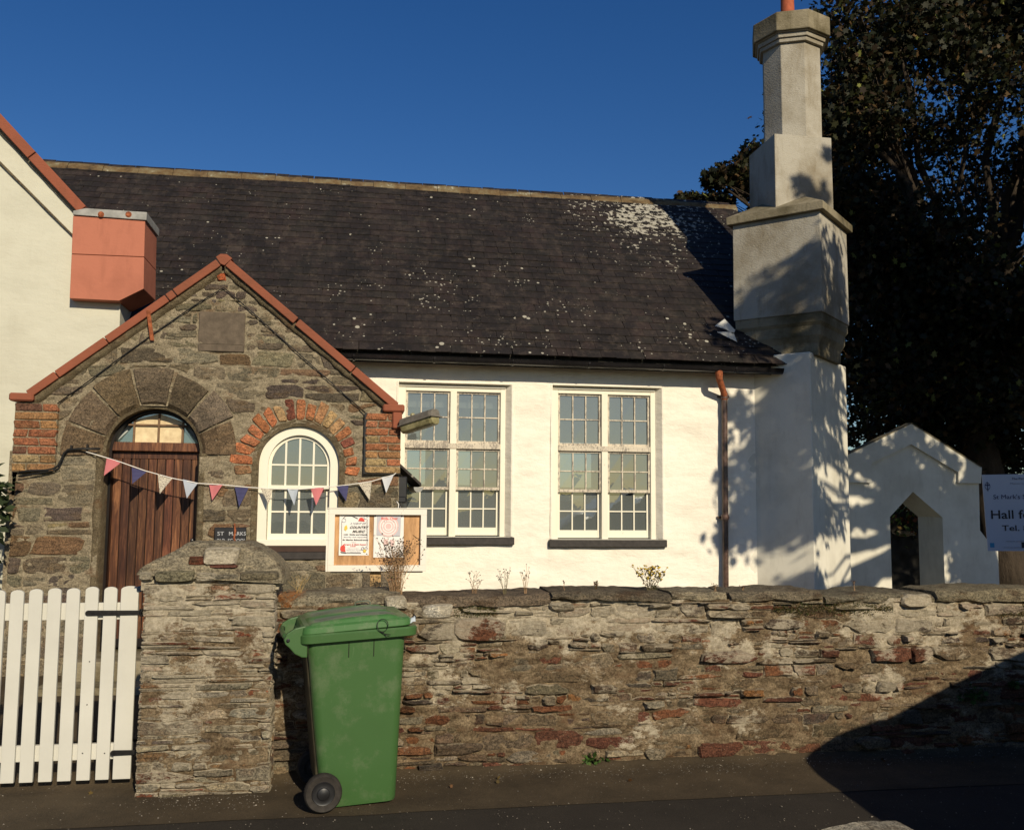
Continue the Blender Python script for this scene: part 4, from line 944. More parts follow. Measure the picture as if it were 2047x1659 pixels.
for (A,B,sd) in ((TL_[0],TL_[1],-1),(TR_[0],TR_[1],1)):     # mortar fillet under the coping
    A2 = (A[0],A[1]-.085); B2 = (B[0],B[1]-.085)
    p,q = A2,B2; mb = MB()
    n = 60
    vs = []; 
    for i in range(n):
        t = i/(n-1); x,z = slope_pt(p,q,t); w_ = .055+.035*float(fbm(t*30,3.3*sd+5,4,4)); nn = .02*float(fbm(t*18,7,9,3))
        vs += [(x,YPO-.045,z+.02),(x,YPO-.05-nn,z-.02),(x,YPO-.03-nn,z-w_),(x,YPO+.01,z-w_-.02)]
    fs = [(i*4+j,i*4+j+1,i*4+j+5,i*4+j+4) for i in range(n-1) for j in range(3)]
    mb.add(vs,fs); mb.build('mortar_fillet',M['plaster_ring'],porch,smooth=True)
for (xa,xb,ya,yb) in ((18,68,786,801),(765,809,809,823)):
    (a,b),(c,d) = pw(xa,yb,YPO-.08),pw(xb,ya,YPO-.08); mb = MB(); mb.bbox((a,YPO-.10,b),(c,YPO+.25,d),.014); mb.build('kneeler_stone',M['red'],porch)
(a,b),(c,d) = pw(784,857,YPO-.07),pw(804,824,YPO-.07); mb = MB(); mb.bbox((a,YPO-.09,b),(c,YPO+.2,d),.012); mb.build('kneeler_corbel',M['red'],porch)
# porch roof slopes with gutters seen end on
for sd,(ax_,ez) in ((-1,(10,968)),(1,(842,966))):
    A = (APEX[0],APEX[1]-.28); B = pw(ax_,ez,YPO+.25)
    mb = MB(); mb.xz([A,B,(B[0],B[1]-.03),(A[0],A[1]-.03)][::sd],YPO+.23,YH+.6); mb.build('roof_slope',M['slate'],porch,attr=True)
    gx0 = pw(ax_-(6*sd),ez+6,YPO+.2)[0]; gzz = B[1]-.045
    mb = MB(); pts = [(gx0+.045*math.cos(t),gzz+.045*math.sin(t)) for t in np.linspace(math.pi,2*math.pi,9)]+[(gx0+.045,gzz+.006),(gx0-.045,gzz+.006)]
    mb.xz(pts,YPO+.17,YH); mb.build('gutter',M['lead'] if sd>0 else M['gutter'],porch)
    (a,b),(c,d) = (pw(790,1005,YPO+.05),pw(814,952,YPO+.05)) if sd>0 else (pw(22,992,YPO+.05),pw(40,940,YPO+.05))
    mb = MB(); mb.bbox((a,YPO+.03,b),(c,YPO+.5,d),.01); mb.build('fascia_box',M['black'],porch)
    if sd>0:
        (a,b),(c,d) = pw(789,1003,YPO+.03),pw(812,992,YPO+.03); mb = MB(); mb.bbox((a-.01,YPO,b-.01),(c,YPO+.06,d),.01); mb.build('fascia_box',M['black'],porch)
        mb = MB(); mb.tube([at(795,1004,YPO+.02),at(800,1012,YPO+.0),at(801,1022,YPO-.01),at(796,1030,YPO+.02),at(790,1034,YPO+.04)],.011,8); mb.build('pipe_loop',M['black'],porch,smooth=True)
        mb = MB(); mb.tube([at(793,1002,YPO-.01),at(797,1008,YPO-.03),at(796,1016,YPO-.03),at(791,1022,YPO-.01)],.005,6); mb.build('cord',M['string'],porch,smooth=True)
# door, fanlight
YD = YPO+.24; xa,xb = DC[0]-DR+.012,DC[0]+DR-.012; TRZ = pw(300,899)[1]; TRZ0 = pw(300,886)[1]
dfr = ring_mesh('door_frame',M['door'],DC,DR,DR-.035,DZ0,YD-.06,YD+.04,porch)
mb = MB(); mb.box((xa,YD+.03,DZ0),(xb,YD+.05,TRZ)); door = mb.build('door',M['door'],porch)
n = 10; wd = (xb-xa-.05)/n
for k in range(n):
    mb = MB(); c = rng.uniform(.55,1.6); mb.col = (c,c*rng.uniform(.85,1.05),c*.9,0)
    mb.box((xa+.025+k*wd+.0035,YD+.012+rng.uniform(0,.004),DZ0+.02),(xa+.025+(k+1)*wd-.0035,YD+.031,TRZ-.075)); mb.build('plank',M['door'],door,attr=True,bevel=.004)
mb = MB(); mb.col=(.8,.75,.75,0); mb.box((xa+.02,YD+.008,TRZ-.075),(xb-.02,YD+.031,TRZ-.008)); mb.build('top_rail',M['door'],door,attr=True,bevel=.004)
for x in (xa+.004,xb-.025):
    mb = MB(); mb.col=(.9,.85,.8,0); mb.box((x,YD+.006,DZ0),(x+.021,YD+.032,TRZ)); mb.build('stile',M['door'],door,attr=True,bevel=.003)
mb = MB(); mb.col=(1.3,1.25,1.2,0); mb.box((xa-.01,YD-.05,TRZ-.004),(xb+.01,YD+.03,TRZ0+.02)); mb.build('transom',M['door'],porch,attr=True,bevel=.006)
mb = MB(); mb.box((xa,YD-.012,DZ0+.02),(xb,YD+.014,DZ0+.10)); mb.build('kick_board',M['door'],porch,bevel=.004)
mb = MB(); hx,hz_ = pw(385,1080,YD); mb.lathe([(.02,0),(.02,.012),(.01,.02),(.016,.035),(.016,.05),(.004,.056)],(hx,YD+.006,hz_),(0,-1,0),14); mb.build('door_knob',M['hub'],porch,smooth='auto')
mb = MB(); zm = pw(300,846)[1]; fz0 = TRZ0+.02; Rr = DR-.045
cols = [pw(x,870)[0] for x in (256,306.5,356)]
for x in cols:
    h = math.sqrt(max(0,Rr**2-(x-DC[0])**2)); mb.box((x-.009,YD-.022,fz0),(x+.009,YD+.0,DC[1]+h))
h = math.sqrt(Rr**2-(zm-DC[1])**2); mb.box((DC[0]-h,YD-.024,zm-.009),(DC[0]+h,YD+.002,zm+.009))
fan = mb.build('fanlight',M['post_wood'],porch,bevel=.002); fan.data.materials[0] = simple('fanlight_bar_wood',(.16,.095,.05),.6,0,.4,10,.2)
xs = [DC[0]-Rr]+cols+[DC[0]+Rr]
for i in range(4):
    for lo in (0,1):
        a,b = xs[i]+.006,xs[i+1]-.006; pts = []
        if lo:
            zt = [min(zm-.006, DC[1]+math.sqrt(max(0,Rr**2-(x-DC[0])**2))) for x in (a,b)]
            pts = [(a,fz0),(b,fz0),(b,zt[1]),(a,zt[0])]
        else:
            xx = np.linspace(a,b,8); zt = [DC[1]+math.sqrt(max(0,Rr**2-(x-DC[0])**2)) for x in xx]
            up = [(x,z) for x,z in zip(xx,zt) if z>zm+.008]
            if len(up)<2: continue
            pts = [(up[0][0],zm+.006),(up[-1][0],zm+.006)]+up[::-1]
        mb = MB(); mb.xz(pts,YD+.0,YD+.004)
        fr = i in (1,2)
        if fr and not lo:   # papered below, clear strip at the top
            zc = zm+.125
            mb = MB(); mb.xz([(a,zm+.006),(b,zm+.006),(b,min(zc,zt[-1])),(a,min(zc,zt[0]))],YD+.0,YD+.004)
            m2 = MB(); m2.xz([(xx[0],min(zc,zt[0])),(xx[-1],min(zc,zt[-1]))]+[(x,z) for x,z in zip(xx,zt)][::-1],YD+.001,YD+.004); m2.build('pane',M['glass_green'],fan)
        mb.build('pane',M['frosted'] if fr else M['glass_green'],fan)
mb = MB(); mb.box((xa-.1,YD+.06,DZ0),(xb+.1,YD+.1,DC[1]+DR)); mb.build('inner_lining',M['interior'],porch)
mb = MB(); mb.bbox((xa-.15,YPO-.42,.02),(xb+.2,YD+.05,DZ0-.004),.015); mb.build('door_step',M['cement_dark'],porch)
mb = MB(); mb.bbox((xa-.28,YPO-.75,.02),(xb+.35,YPO-.424,.17),.015); mb.build('door_step',M['cement_dark'],porch)
# arched window
def bar_between(mb,x0,z0,x1,z1,y0,y1): mb.box((min(x0,x1),y0,min(z0,z1)),(max(x0,x1),y1,max(z0,z1)))
awz0 = pw(598,1091)[1]; aw = ring_mesh('arched_window',M['sash_clean'],WC_,WR-.018,WR-.105,awz0,YPO+.035,YPO+.16,porch)
rI = WR-.105
mb = MB(); mb.box((WC_[0]-WR+.02,YPO+.03,awz0-.0),(WC_[0]+WR-.02,YPO+.15,awz0+.055)); mb.build('cill_board',M['sash_clean'],aw,bevel=.004)
YA = YPO+.075; zb_ = awz0+.055; zmid = pw(598,973,YA)[1]
# upper sash
mb = MB(); o = ring_pts(WC_,rI,zmid,22); i_ = ring_pts(WC_,rI-.03,zmid,22)
m_ = len(o); mb.add([(p[0],YA,p[1]) for p in o]+[(p[0],YA,p[1]) for p in i_]+[(p[0],YA+.04,p[1]) for p in i_],[(k,k+1,k+1+m_,k+m_) for k in range(m_-1)]+[(k+m_,k+1+m_,k+1+2*m_,k+2*m_) for k in range(m_-1)])
mb.box((WC_[0]-rI,YA-.006,zmid-.018),(WC_[0]+rI,YA+.04,zmid+.014))
rS = rI-.03; xsW = [WC_[0]-rS+2*rS*k/4 for k in range(5)]; z_row = WC_[1]+.005
for x in xsW[1:4]: mb.box((x-.009,YA+.004,zmid),(x+.009,YA+.03,WC_[1]+math.sqrt(max(0,rS**2-(x-WC_[0])**2))+.004))
mb.box((WC_[0]-rS,YA+.006,z_row-.008),(WC_[0]+rS,YA+.028,z_row+.008)); us = mb.build('sash',M['sash_clean'],aw)
for i in range(4):
    a,b = xsW[i],xsW[i+1]
    mb = MB(); mb.xz([(a,zmid),(b,zmid),(b,z_row),(a,z_row)],YA+.02,YA+.023); mb.build('pane',M['glass'],aw)
    xx = np.linspace(a,b,8); up = [(x,WC_[1]+math.sqrt(max(0,rS**2-(x-WC_[0])**2))+.003) for x in xx]
    mb = MB(); mb.xz([(a,z_row),(b,z_row)]+up[::-1],YA+.02,YA+.023); mb.build('pane',M['glass'],aw)
YA2 = YA+.04; mb = MB(); xl_,xr_ = WC_[0]-rI+.004,WC_[0]+rI-.004
mb.box((xl_,YA2,zb_),(xl_+.032,YA2+.04,zmid)); mb.box((xr_-.032,YA2,zb_),(xr_,YA2+.04,zmid)); mb.box((xl_,YA2-.001,zb_),(xr_,YA2+.041,zb_+.055)); mb.box((xl_,YA2,zmid-.03),(xr_,YA2+.04,zmid-.001))
pa,pb = xl_+.032,xr_-.032; zr2 = (zb_+.055+zmid-.03)/2
for k in (1,2,3): x = pa+(pb-pa)*k/4; mb.box((x-.009,YA2+.004,zb_+.05),(x+.009,YA2+.03,zmid-.02))
mb.box((pa,YA2+.006,zr2-.008),(pb,YA2+.028,zr2+.008)); mb.build('sash',M['sash_clean'],aw)
for i in range(4):
    for (z0_,z1_) in ((zb_+.055,zr2),(zr2,zmid-.02)):
        mb = MB(); mb.box((pa+(pb-pa)*i/4,YA2+.02,z0_),(pa+(pb-pa)*(i+1)/4,YA2+.023,z1_)); mb.build('pane',M['glass'],aw)
mb = MB(); mb.bbox((WC_[0]-WR-.02,YPO-.03,WZ0),(WC_[0]+WR+.02,YPO+.15,pw(598,1103)[1]),.006); mb.build('window_sill',M['sill'],porch)
mb = MB(); mb.bbox((WC_[0]-WR-.0,YPO-.0,pw(598,1103)[1]),(WC_[0]+WR+.0,YPO+.12,awz0-.002),.004); mb.build('sub_sill',simple('brown_sill',(.06,.035,.025),.8),porch)
# dark porch room behind the panes
mb = MB(); mb.box((WC_[0]-.8,YH-.06,.3),(WC_[0]+.7,YH-.04,2.8)); mb.build('inner_wall',M['interior'],porch)
# name plate, strap, cables, lamp
(a,b),(c,d) = pw(428,1088,YPO-.03),pw(493,1054,YPO-.03)
npl = tag(None or MB().bbox((a,YPO-.045,b-.03),(c,YPO-.033,d),.006).build('name_plate',M['slab_black']),'small black plate reading ST MARKS OLD SCHOOL beside the arched window','name plate')
for s_,py,wd_ in (('ST',1070,12),('MARKS',1070,31),('OLD',1084,15),('SCHOOL',1084,33)):
    px = {'ST':434,'MARKS':457,'OLD':432.5,'SCHOOL':455}[s_]; q = at(px,py,YPO-.0458); o = text(s_,q[0],q[1],q[2],.036,M['plate_text'],npl,ext=.0006)
    bpy.context.view_layer.update(); o.scale.x = wd_*YPO/1850/max(1e-4,o.dimensions.x)
mb = MB(); mb.tube([at(469,1046,YPO-.05),at(470,1062,YPO-.052),at(468,1075,YPO-.052),at(471,1088,YPO-.05)],[.006,.012,.009,.013],6); tag(mb.build('dry_weed_stalk',M['rust'],smooth=True),'rusty brown dry stalk hanging across the black name plate','dead stalk')
p0 = at(296,620,YPO-.10); p1 = at(304,681,YPO-.05); mb = MB(); mb.prism([(p0[0]-.018,p0[1],p0[2]),(p0[0]+.018,p0[1],p0[2]),(p1[0]+.018,p1[1],p1[2]),(p1[0]-.018,p1[1],p1[2])],(0,.012,0))
tag(mb.build('iron_strap',M['rust'],bevel=.003),'rusty iron strap hanging from the left porch coping','iron strap')
def wire(pts,r,Y,name,label,mat='cable',cat='cable'):
    mb = MB(); mb.tube([at(x,y,Y if len(t)==0 else t[0]) for x,y,*t in pts],r,6); return tag(mb.build(name,M[mat],smooth=True),label,cat)
wire([(113,808),(180,760),(250,708),(320,658),(390,610),(447,575),(505,625),(570,683),(640,745),(690,790),(731,826)],.0055,YPO-.034,'gable_cable','thin black cable clipped in a peak across the porch gable')
wire([(200,897),(160,897),(136,899),(128,906),(122,920),(116,931),(106,937),(90,940),(60,941),(38,944)],.010,YPO-.065,'door_cable','thick black cable stepping down to the left of the porch door')
wire([(120,935),(100,942),(60,948),(36,952)],.006,YPO-.062,'lower_cable','thinner black cable just below the thick one on the left pier')
for px,py in ((143,893),(175,891)):
    mb = MB(); q = at(px,py,YPO-.05); mb.box((q[0]-.008,q[1]-.012,q[2]-.02),(q[0]+.008,q[1]+.02,q[2]+.012)); tag(mb.build('cable_clip',M['iron']),'black cable clip '+('left' if px<150 else 'right')+' of the pair above the cable by the door','cable clip')
YL = YPO-.22; lamp = thing('bulkhead_lamp','grey bulkhead lamp with yellowed diffuser sticking out from the brick quoin','outdoor lamp',at(805,850,YPO-.1))
q0 = np.array(at(806,853,YPO-.10)); q1 = np.array(at(872,832,YPO-.42)); ax_ = (q1-q0); Ln = np.linalg.norm(ax_); ax_/=Ln; upv = np.array([0,0,1.])-ax_*ax_[2]; upv/=np.linalg.norm(upv); sv = np.cross(ax_,upv)
def lp(t,s_,u): p = q0+ax_*t*Ln+sv*s_+upv*u; return tuple(map(float,p))
mb = MB(); mb.loft([[lp(t,s_*k,u) for s_,u in ((-.07,0),(.07,0),(.06,.055),(.035,.07),(-.035,.07),(-.06,.055))] for t,k in ((0,.8),(.04,1),(.92,1),(1.,.8))]); mb.build('housing',M['lamp_body'],lamp,bevel=.006)
mb = MB(); mb.loft([[lp(t,s_*k,u*(.75+.25*k)) for s_,u in ((-.066,-.002),(-.055,-.06),(-.03,-.075),(.03,-.075),(.055,-.06),(.066,-.002))] for t,k in ((.01,.8),(.06,1),(.9,1),(.98,.8))]); mb.build('diffuser',M['lamp_glass'],lamp,bevel=.008)
mb = MB(); mb.loft([[lp(t,s_,u) for s_,u in ((-.078,-.004),(.078,-.004),(.078,.004),(-.078,.004))] for t in (-.01,1.02)]); mb.build('rim',M['lamp_body'],lamp)
mb = MB(); mb.lathe([(.022,0),(.022,.02),(.016,.03)],lp(.32,0,.068),tuple(upv),12); mb.build('cable_gland',M['lamp_glass'],lamp)
mb = MB(); mb.tube([lp(.06,0,.03),(float(q0[0])-.03,YPO-.06,float(q0[2])+.02)],.014,8); mb.build('bracket',M['iron'],lamp)

# ------------------------------------------------------------------ bunting
YBU = YPO-.02
def yb(px): return YPO-.03-.05*max(0,1-abs(px-600)/300) if px>400 else YPO-.06+0*px
spts = [(172,903),(186,907),(213,915),(242,924),(290,941),(345,956),(395,966),(445,969),(497,974),(545,977),(596,978),(648,974),(697,969),(743,962),(787,949),(793,944)]
bun = thing('bunting','string of pink, navy and white flags looped across the porch door and window','bunting',at(600,976,YPO-.08))
def yfl(px): return YPO-.045 if px>430 else YPO-.03-(430-px)/230*.0
mb = MB(); mb.tube([at(x,y,yfl(x)-.012) for x,y in spts],.0045,6); mb.build('tape',M['string'],bun,smooth=True)
def fabric(name,c,kind=None,c2=None):
    m,nt,b = newmat(name); v = coords(nt); b.inputs['Roughness'].default_value=.85
    if kind=='dots':
        vo = node(nt,'ShaderNodeTexVoronoi'); vo.inputs['Scale'].default_value = 95; nt.links.new(v,vo.inputs['Vector'])
        cc = mix(nt, ramp(nt,vo.outputs['Distance'],[(.30,1),(.36,0)]), c, c2)
    elif kind=='stripe':
        wv = node(nt,'ShaderNodeTexWave'); wv.inputs['Scale'].default_value = 26; wv.bands_direction = 'Z'; nt.links.new(v,wv.inputs['Vector']); cc = mix(nt, ramp(nt,wv.outputs['Fac'],[(.4,0),(.6,1)]), c, c2)
    else: cc = mix(nt, noi(nt,v,12,3), c, tuple(min(1,x*1.15) for x in c))
    nt.links.new(cc,b.inputs['Base Color']); t = node(nt,'ShaderNodeBsdfTranslucent'); nt.links.new(cc,t.inputs[0]); mx = node(nt,'ShaderNodeMixShader'); mx.inputs[0].default_value = .25
    nt.links.new(b.outputs[0],mx.inputs[1]); nt.links.new(t.outputs[0],mx.inputs[2]); nt.links.new(mx.outputs[0],nt.nodes['Material Output'].inputs[0]); return m
FB = {'pink':fabric('pink_cotton',(.62,.20,.21)),'navy':fabric('navy_cotton',(.045,.045,.115),'stripe',(.10,.10,.22)),'cream':fabric('spotted_cotton',(.66,.60,.48),'dots',(.12,.10,.10)),'blue':fabric('pale_blue_cotton',(.46,.51,.58)),'white':fabric('white_cotton',(.66,.68,.70))}
for (x0,y0,x1,y1,xt,yt,c) in [(213,915,242,924,208,951,'pink'),(263,934,293,943,265,967,'navy'),(316,947,345,956,319,987,'cream'),(366,958,396,965,373,996,'blue'),(418,968,445,969,424,1000,'pink'),(469,973,497,975,478,1013,'navy'),
        (521,976,545,978,537,1008,'cream'),(574,976,596,978,588,1010,'blue'),(621,976,648,974,632,1010,'pink'),(672,972,697,969,692,1002,'navy'),(717,967,743,962,739,1000,'cream'),(763,954,787,949,772,985,'white')]:
    A,B,T = [np.array(at(x,y,yfl(x)-.012)) for x,y in ((x0,y0),(x1,y1))]+[np.array(at(xt,yt,yfl(xt)-.03))]
    mb = MB(); N = 7; rows = []
    for i in range(N):
        t = i/(N-1); r = []
        for j in range(5):
            s_ = j/4; p = (A*(1-s_)+B*s_)*(1-t)+T*t; w_ = np.linalg.norm(B-A)*(1-t); p = p+np.array([0,-.008*math.sin(s_*math.pi*1.6+x0)*(1-t)*1.0-.01*t*math.sin(t*3+x0),0]); r.append(p)
        rows.append(r)
    mb.grid(np.array(rows)); o = mb.build('flag',FB[c],bun,smooth=True); o['label'] = {'pink':'pink','navy':'striped navy','cream':'spotted cream','blue':'pale blue','white':'plain white'}[c]+' flag'
#@@PART3
# ------------------------------------------------------------------ hall
hall = thing('school_hall','long white rendered schoolroom with slate roof, two tall sash windows and corner chimney','building',(2,YH,0))
def hw(px,py,Y=YH): p = at(px,py,Y); return (p[0],p[2])
HX0, HX1 = -3.2, hw(1510,900)[0]; EZ = 3.30
W1 = (hw(797,765)[0],hw(1022,1000)[0],hw(1000,1073)[1],hw(1010,769)[1]+.0)
W2 = (hw(1104,768)[0],hw(1325,1000)[0],hw(1200,1078)[1],hw(1200,772)[1])
Us = sorted(set(list(np.round(np.arange(HX0,HX1,.03),4))+[HX1,W1[0],W1[1],W2[0],W2[1]])); Vs = sorted(set(list(np.round(np.arange(0.0,EZ+.02,.03),4))+[W1[2],W1[3],W2[2],W2[3]]))
uu,vv = np.meshgrid(Us,Vs); dd = (fbm(uu*2.2,vv*4.5,61,4)-.5)*.035+(fbm(uu*8,vv*15,66,3)-.5)*.010
edge = np.minimum(1,np.abs(uu-HX1)/.05); dd = dd*edge
mu,mv = (uu[:-1,:-1]+uu[1:,1:])/2,(vv[:-1,:-1]+vv[1:,1:])/2
inw = lambda W: (mu>W[0])&(mu<W[1])&(mv>W[2])&(mv<W[3])
mb = MB(); mb.grid(np.stack([uu,YH-dd,vv],-1), ~(inw(W1)|inw(W2))); mb.build('wall',M['white'],hall,smooth=True)
# inner leaf (with the same openings), interior room
WT = .42
def leaf_wall(name,x0,x1,z0,z1,y0,y1,ops,mat):
    xs_ = sorted({x0,x1}|{o[0] for o in ops}|{o[1] for o in ops}); zs_ = sorted({z0,z1}|{o[2] for o in ops}|{o[3] for o in ops}); mb = MB()
    for a,b in zip(xs_[:-1],xs_[1:]):
        for c,d in zip(zs_[:-1],zs_[1:]):
            if any(o[0]-1e-6<=a and b<=o[1]+1e-6 and o[2]-1e-6<=c and d<=o[3]+1e-6 for o in ops): continue
            mb.box((a,y0,c),(b,y1,d))
    return mb.build(name,mat,hall)
RY = 12.62; RZ = EZ+.0+(RY-YH+.24)*1.0; BY = 15.2
leaf_wall('inner_leaf',HX0,HX1+.0,0.02,EZ-.02,YH+.05,YH+WT,[W1,W2],M['interior'])
rear_ops = [(at(1122,1,BY)[0],at(1190,1,BY)[0],1.75,2.75),(at(905,1,BY)[0],at(955,1,BY)[0],1.75,2.75),(at(812,1,BY)[0],at(868,1,BY)[0],1.75,2.75)]
leaf_wall('rear_wall',HX0,5.4,0.02,EZ,BY,BY+.3,rear_ops,M['interior'])
mb = MB(); mb.box((HX0,YH+.4,.3),(5.4,BY+.1,.35)); mb.build('floor',M['interior_floor'],hall)
mb = MB(); mb.box((HX0,YH+.06,EZ+.05),(5.2,BY,EZ+.1)); mb.build('inner_ceiling',M['interior'],hall)
mb = MB(); mb.box((HX0-.1,YH+.4,0),(HX0,BY,EZ)); mb.box((HX1+.35,YH+.4,0),(HX1+.5,BY,EZ)); mb.build('end_wall',M['interior'],hall)
mb = MB(); mb.xz([(HX1+.3,0),(HX1+.32,0),(HX1+.32,EZ),(HX1+.3,EZ)],YH+.3,BY)
mb.prism([(HX1+.2,YH+.1,EZ-.2),(HX1+.2,BY,EZ-.2),(HX1+.2,RY,RZ-.12)],(.12,0,0)); mb.build('gable_wall',M['smooth_white'],hall)
# windows
def sash_window(W,label,blind):
    x0,x1,z0,z1 = W; xw0 = x0; x0 = x0+.03; xo1_ = x1; x1 = x1-.062; Yf = YH+.07
    mb = MB(); fw_ = .055
    mb.box((xw0-.01,Yf,z0),(x0+fw_,Yf+.10,z1+.01)); mb.box((x1-fw_,Yf,z0),(x1+.01,Yf+.10,z1+.01)); mb.box((x0+fw_,Yf+.001,z1-.085),(x1-fw_,Yf+.099,z1+.01)); 
    xr0 = x1-fw_; xm = (x0+fw_+xr0)/2; ztr = z0+(z1-z0)*.59
    mb.box((xm-.036,Yf-.004,z0),(xm+.036,Yf+.098,z1-.085)); win = mb.build('window',M['sash_clean'],hall,bevel=.004); win['label'] = label
    mb = MB(); mb.box((xw0,Yf-.02,z1-.04),(x1,Yf+.02,z1-.02)); mb.build('head_moulding',M['sash_clean'],win,bevel=.004)
    mb = MB(); mb.box((x0+fw_,Yf-.012,ztr-.03),(xm-.036,Yf+.09,ztr+.03)); mb.box((xm+.036,Yf-.012,ztr-.03),(xr0,Yf+.09,ztr+.03)); mb.box((xm-.036,Yf-.014,ztr-.029),(xm+.036,Yf-.004,ztr+.029)); mb.build('transom',M['sash'],win,bevel=.004)
    # reveals
    mb = MB(); mb.prism([(xo1_-.004,YH-.010,z0),(xo1_+.02,YH-.010,z0),(xo1_+.02,YH+.28,z0),(x1,YH+.28,z0),(x1,Yf,z0)],(0,0,z1-z0+.01)); mb.box((xw0-.02,YH-.010,z0),(xw0+.004,YH+.28,z1+.01)); mb.box((xw0+.004,YH-.008,z1-.004),(xo1_-.004,YH+.28,z1+.02)); mb.build('reveal',M['white'],win,bevel=.006)
    zmt = z0+(ztr-z0)*.53
    for (a,b) in ((x0+fw_,xm-.036),(xm+.036,xr0)):
        for kind,(c,d),yo,rows,br in (('t',(ztr+.03,z1-.085),.03,2,.03),('u',(zmt-.016,ztr-.03),.02,2,.032),('l',(z0+.012,zmt+.012),.062,2,.085)):
            mb = MB(); y0,y1 = Yf+yo,Yf+yo+.035; sw = .026 if kind!='l' else .034
            mb.box((a,y0,c),(a+sw,y1,d)); mb.box((b-sw,y0,c),(b,y1,d)); mb.box((a+sw,y0+.001,d-(.022 if kind!='l' else .028)),(b-sw,y1-.001,d)); mb.box((a+sw,y0+.001,c),(b-sw,y1-.001,c+br))
            ia,ib,ic,id_ = a+sw,b-sw,c+br,d-(.022 if kind!='l' else .028)
            for k in (1,2): x = ia+(ib-ia)*k/3; mb.box((x-.0075,y0+.006,ic),(x+.0075,y1-.004,id_))
            zz = (ic+id_)/2
            for k in range(3):
                mb.box((ia+(ib-ia)*k/3+(.0075 if k else 0),y0+.008,zz-.007),(ia+(ib-ia)*(k+1)/3-(.0075 if k<2 else 0),y1-.006,zz+.007))
            mb.build('sash',M['sash'] if kind!='l' else M['sash_clean'],win,bevel=.0015) 
            if kind=='l': win.children[-1].data.materials[0] = M['sash']
            for i in range(3):
                for (r0,r1) in ((ic,zz),(zz,id_)):
                    pm = MB(); pm.add([(ia+(ib-ia)*i/3,y0+.022+rnd.uniform(-.0012,.0012),r0),(ia+(ib-ia)*(i+1)/3,y0+.022+rnd.uniform(-.0012,.0012),r0),(ia+(ib-ia)*(i+1)/3,y0+.022+rnd.uniform(-.0012,.0012),r1),(ia+(ib-ia)*i/3,y0+.022+rnd.uniform(-.0012,.0012),r1)],[(0,1,2,3)])
                    pm.build('pane',M['glass'],win)
        for xx in (a+.008,b-.02):
            pass
    if blind:
        mb = MB(); mb.box((x0,YH+.25,at(900,815,YH+.25)[2]),(x1,YH+.27,at(900,788,YH+.25)[2])); mb.build('pelmet',M['pale_board'],win)
    mb = MB(); mb.bbox((xw0-.035,YH-.055,z0-.085),(xo1_+.03,YH+.12,z0-.003),.006); mb.build('window_sill',M['sill'],win)
    return win
sash_window(W1,'left sash window partly behind the porch with pale pelmet inside',True)
sash_window(W2,'right sash window with overgrown reflection and bare panes',False)
hall_wins = [c for c in hall.children if c.name.startswith('window')]
hall_wins[1]['label'] = 'sash window nearer the downpipe with bare panes'
# roof
RX0, RX1 = -4.3, 5.3; EY = YH-.24; nrm = np.array([0,-1,1])/math.sqrt(2); dn = np.array([0,-1,-1])/math.sqrt(2)
SL = (RY-EY)*math.sqrt(2)
mb = MB(); mb.add([(RX0,EY+.03,EZ),(5.05,EY+.03,EZ),(5.36,RY,RZ-.03),(RX0,RY,RZ-.03),(RX0,BY+.3,RZ-(BY+.3-RY)-.03),(5.36,BY+.3,RZ-(BY+.3-RY)-.03)],[(0,1,2,3),(3,2,5,4)]); roof = mb.build('roof',M['slate'],hall)
gauge = .145; nr = int(SL/gauge)+1; srng = random.Random(3)
protos = []
for k in range(6):
    wv_ = .162; pb = MB(); n = 4; L = .27; th = .007; c = [(1.0,1.0,1.0),(1.18,1.12,1.1),(.8,.8,.85),(1.1,.97,.97),(.92,1.0,.95),(1.6,1.6,1.5)][k]
    pb.col = (*c,0); j = lambda: srng.uniform(-.004,.004)
    # local: x across, y up the slope, z normal
    pts = [(-wv_/2+j(),j(),0),(-wv_/4,j(),0),(wv_/4,j(),0),(wv_/2+j(),j(),0),(wv_/2,L,0),(-wv_/2,L,0)]
    pb.prism([(x,y,-th) for x,y,_ in pts],(0,0,th)); protos.append(pb)
rest = MB(); pm_ = []
for k,pb in enumerate(protos):
    me = bpy.data.meshes.new('slate'); me.from_pydata(pb.v,[],pb.f); ca = me.attributes.new('tint','FLOAT_COLOR','POINT'); ca.data.foreach_set('color',np.array(pb.c,'f').ravel()); me.materials.append(M['slate']); pm_.append(me)
cnt = 0; ex,ey,ez = Vector((1,0,0)),Vector((0,1,1)).normalized(),Vector((0,-1,1)).normalized()
rl = wloc(roof)
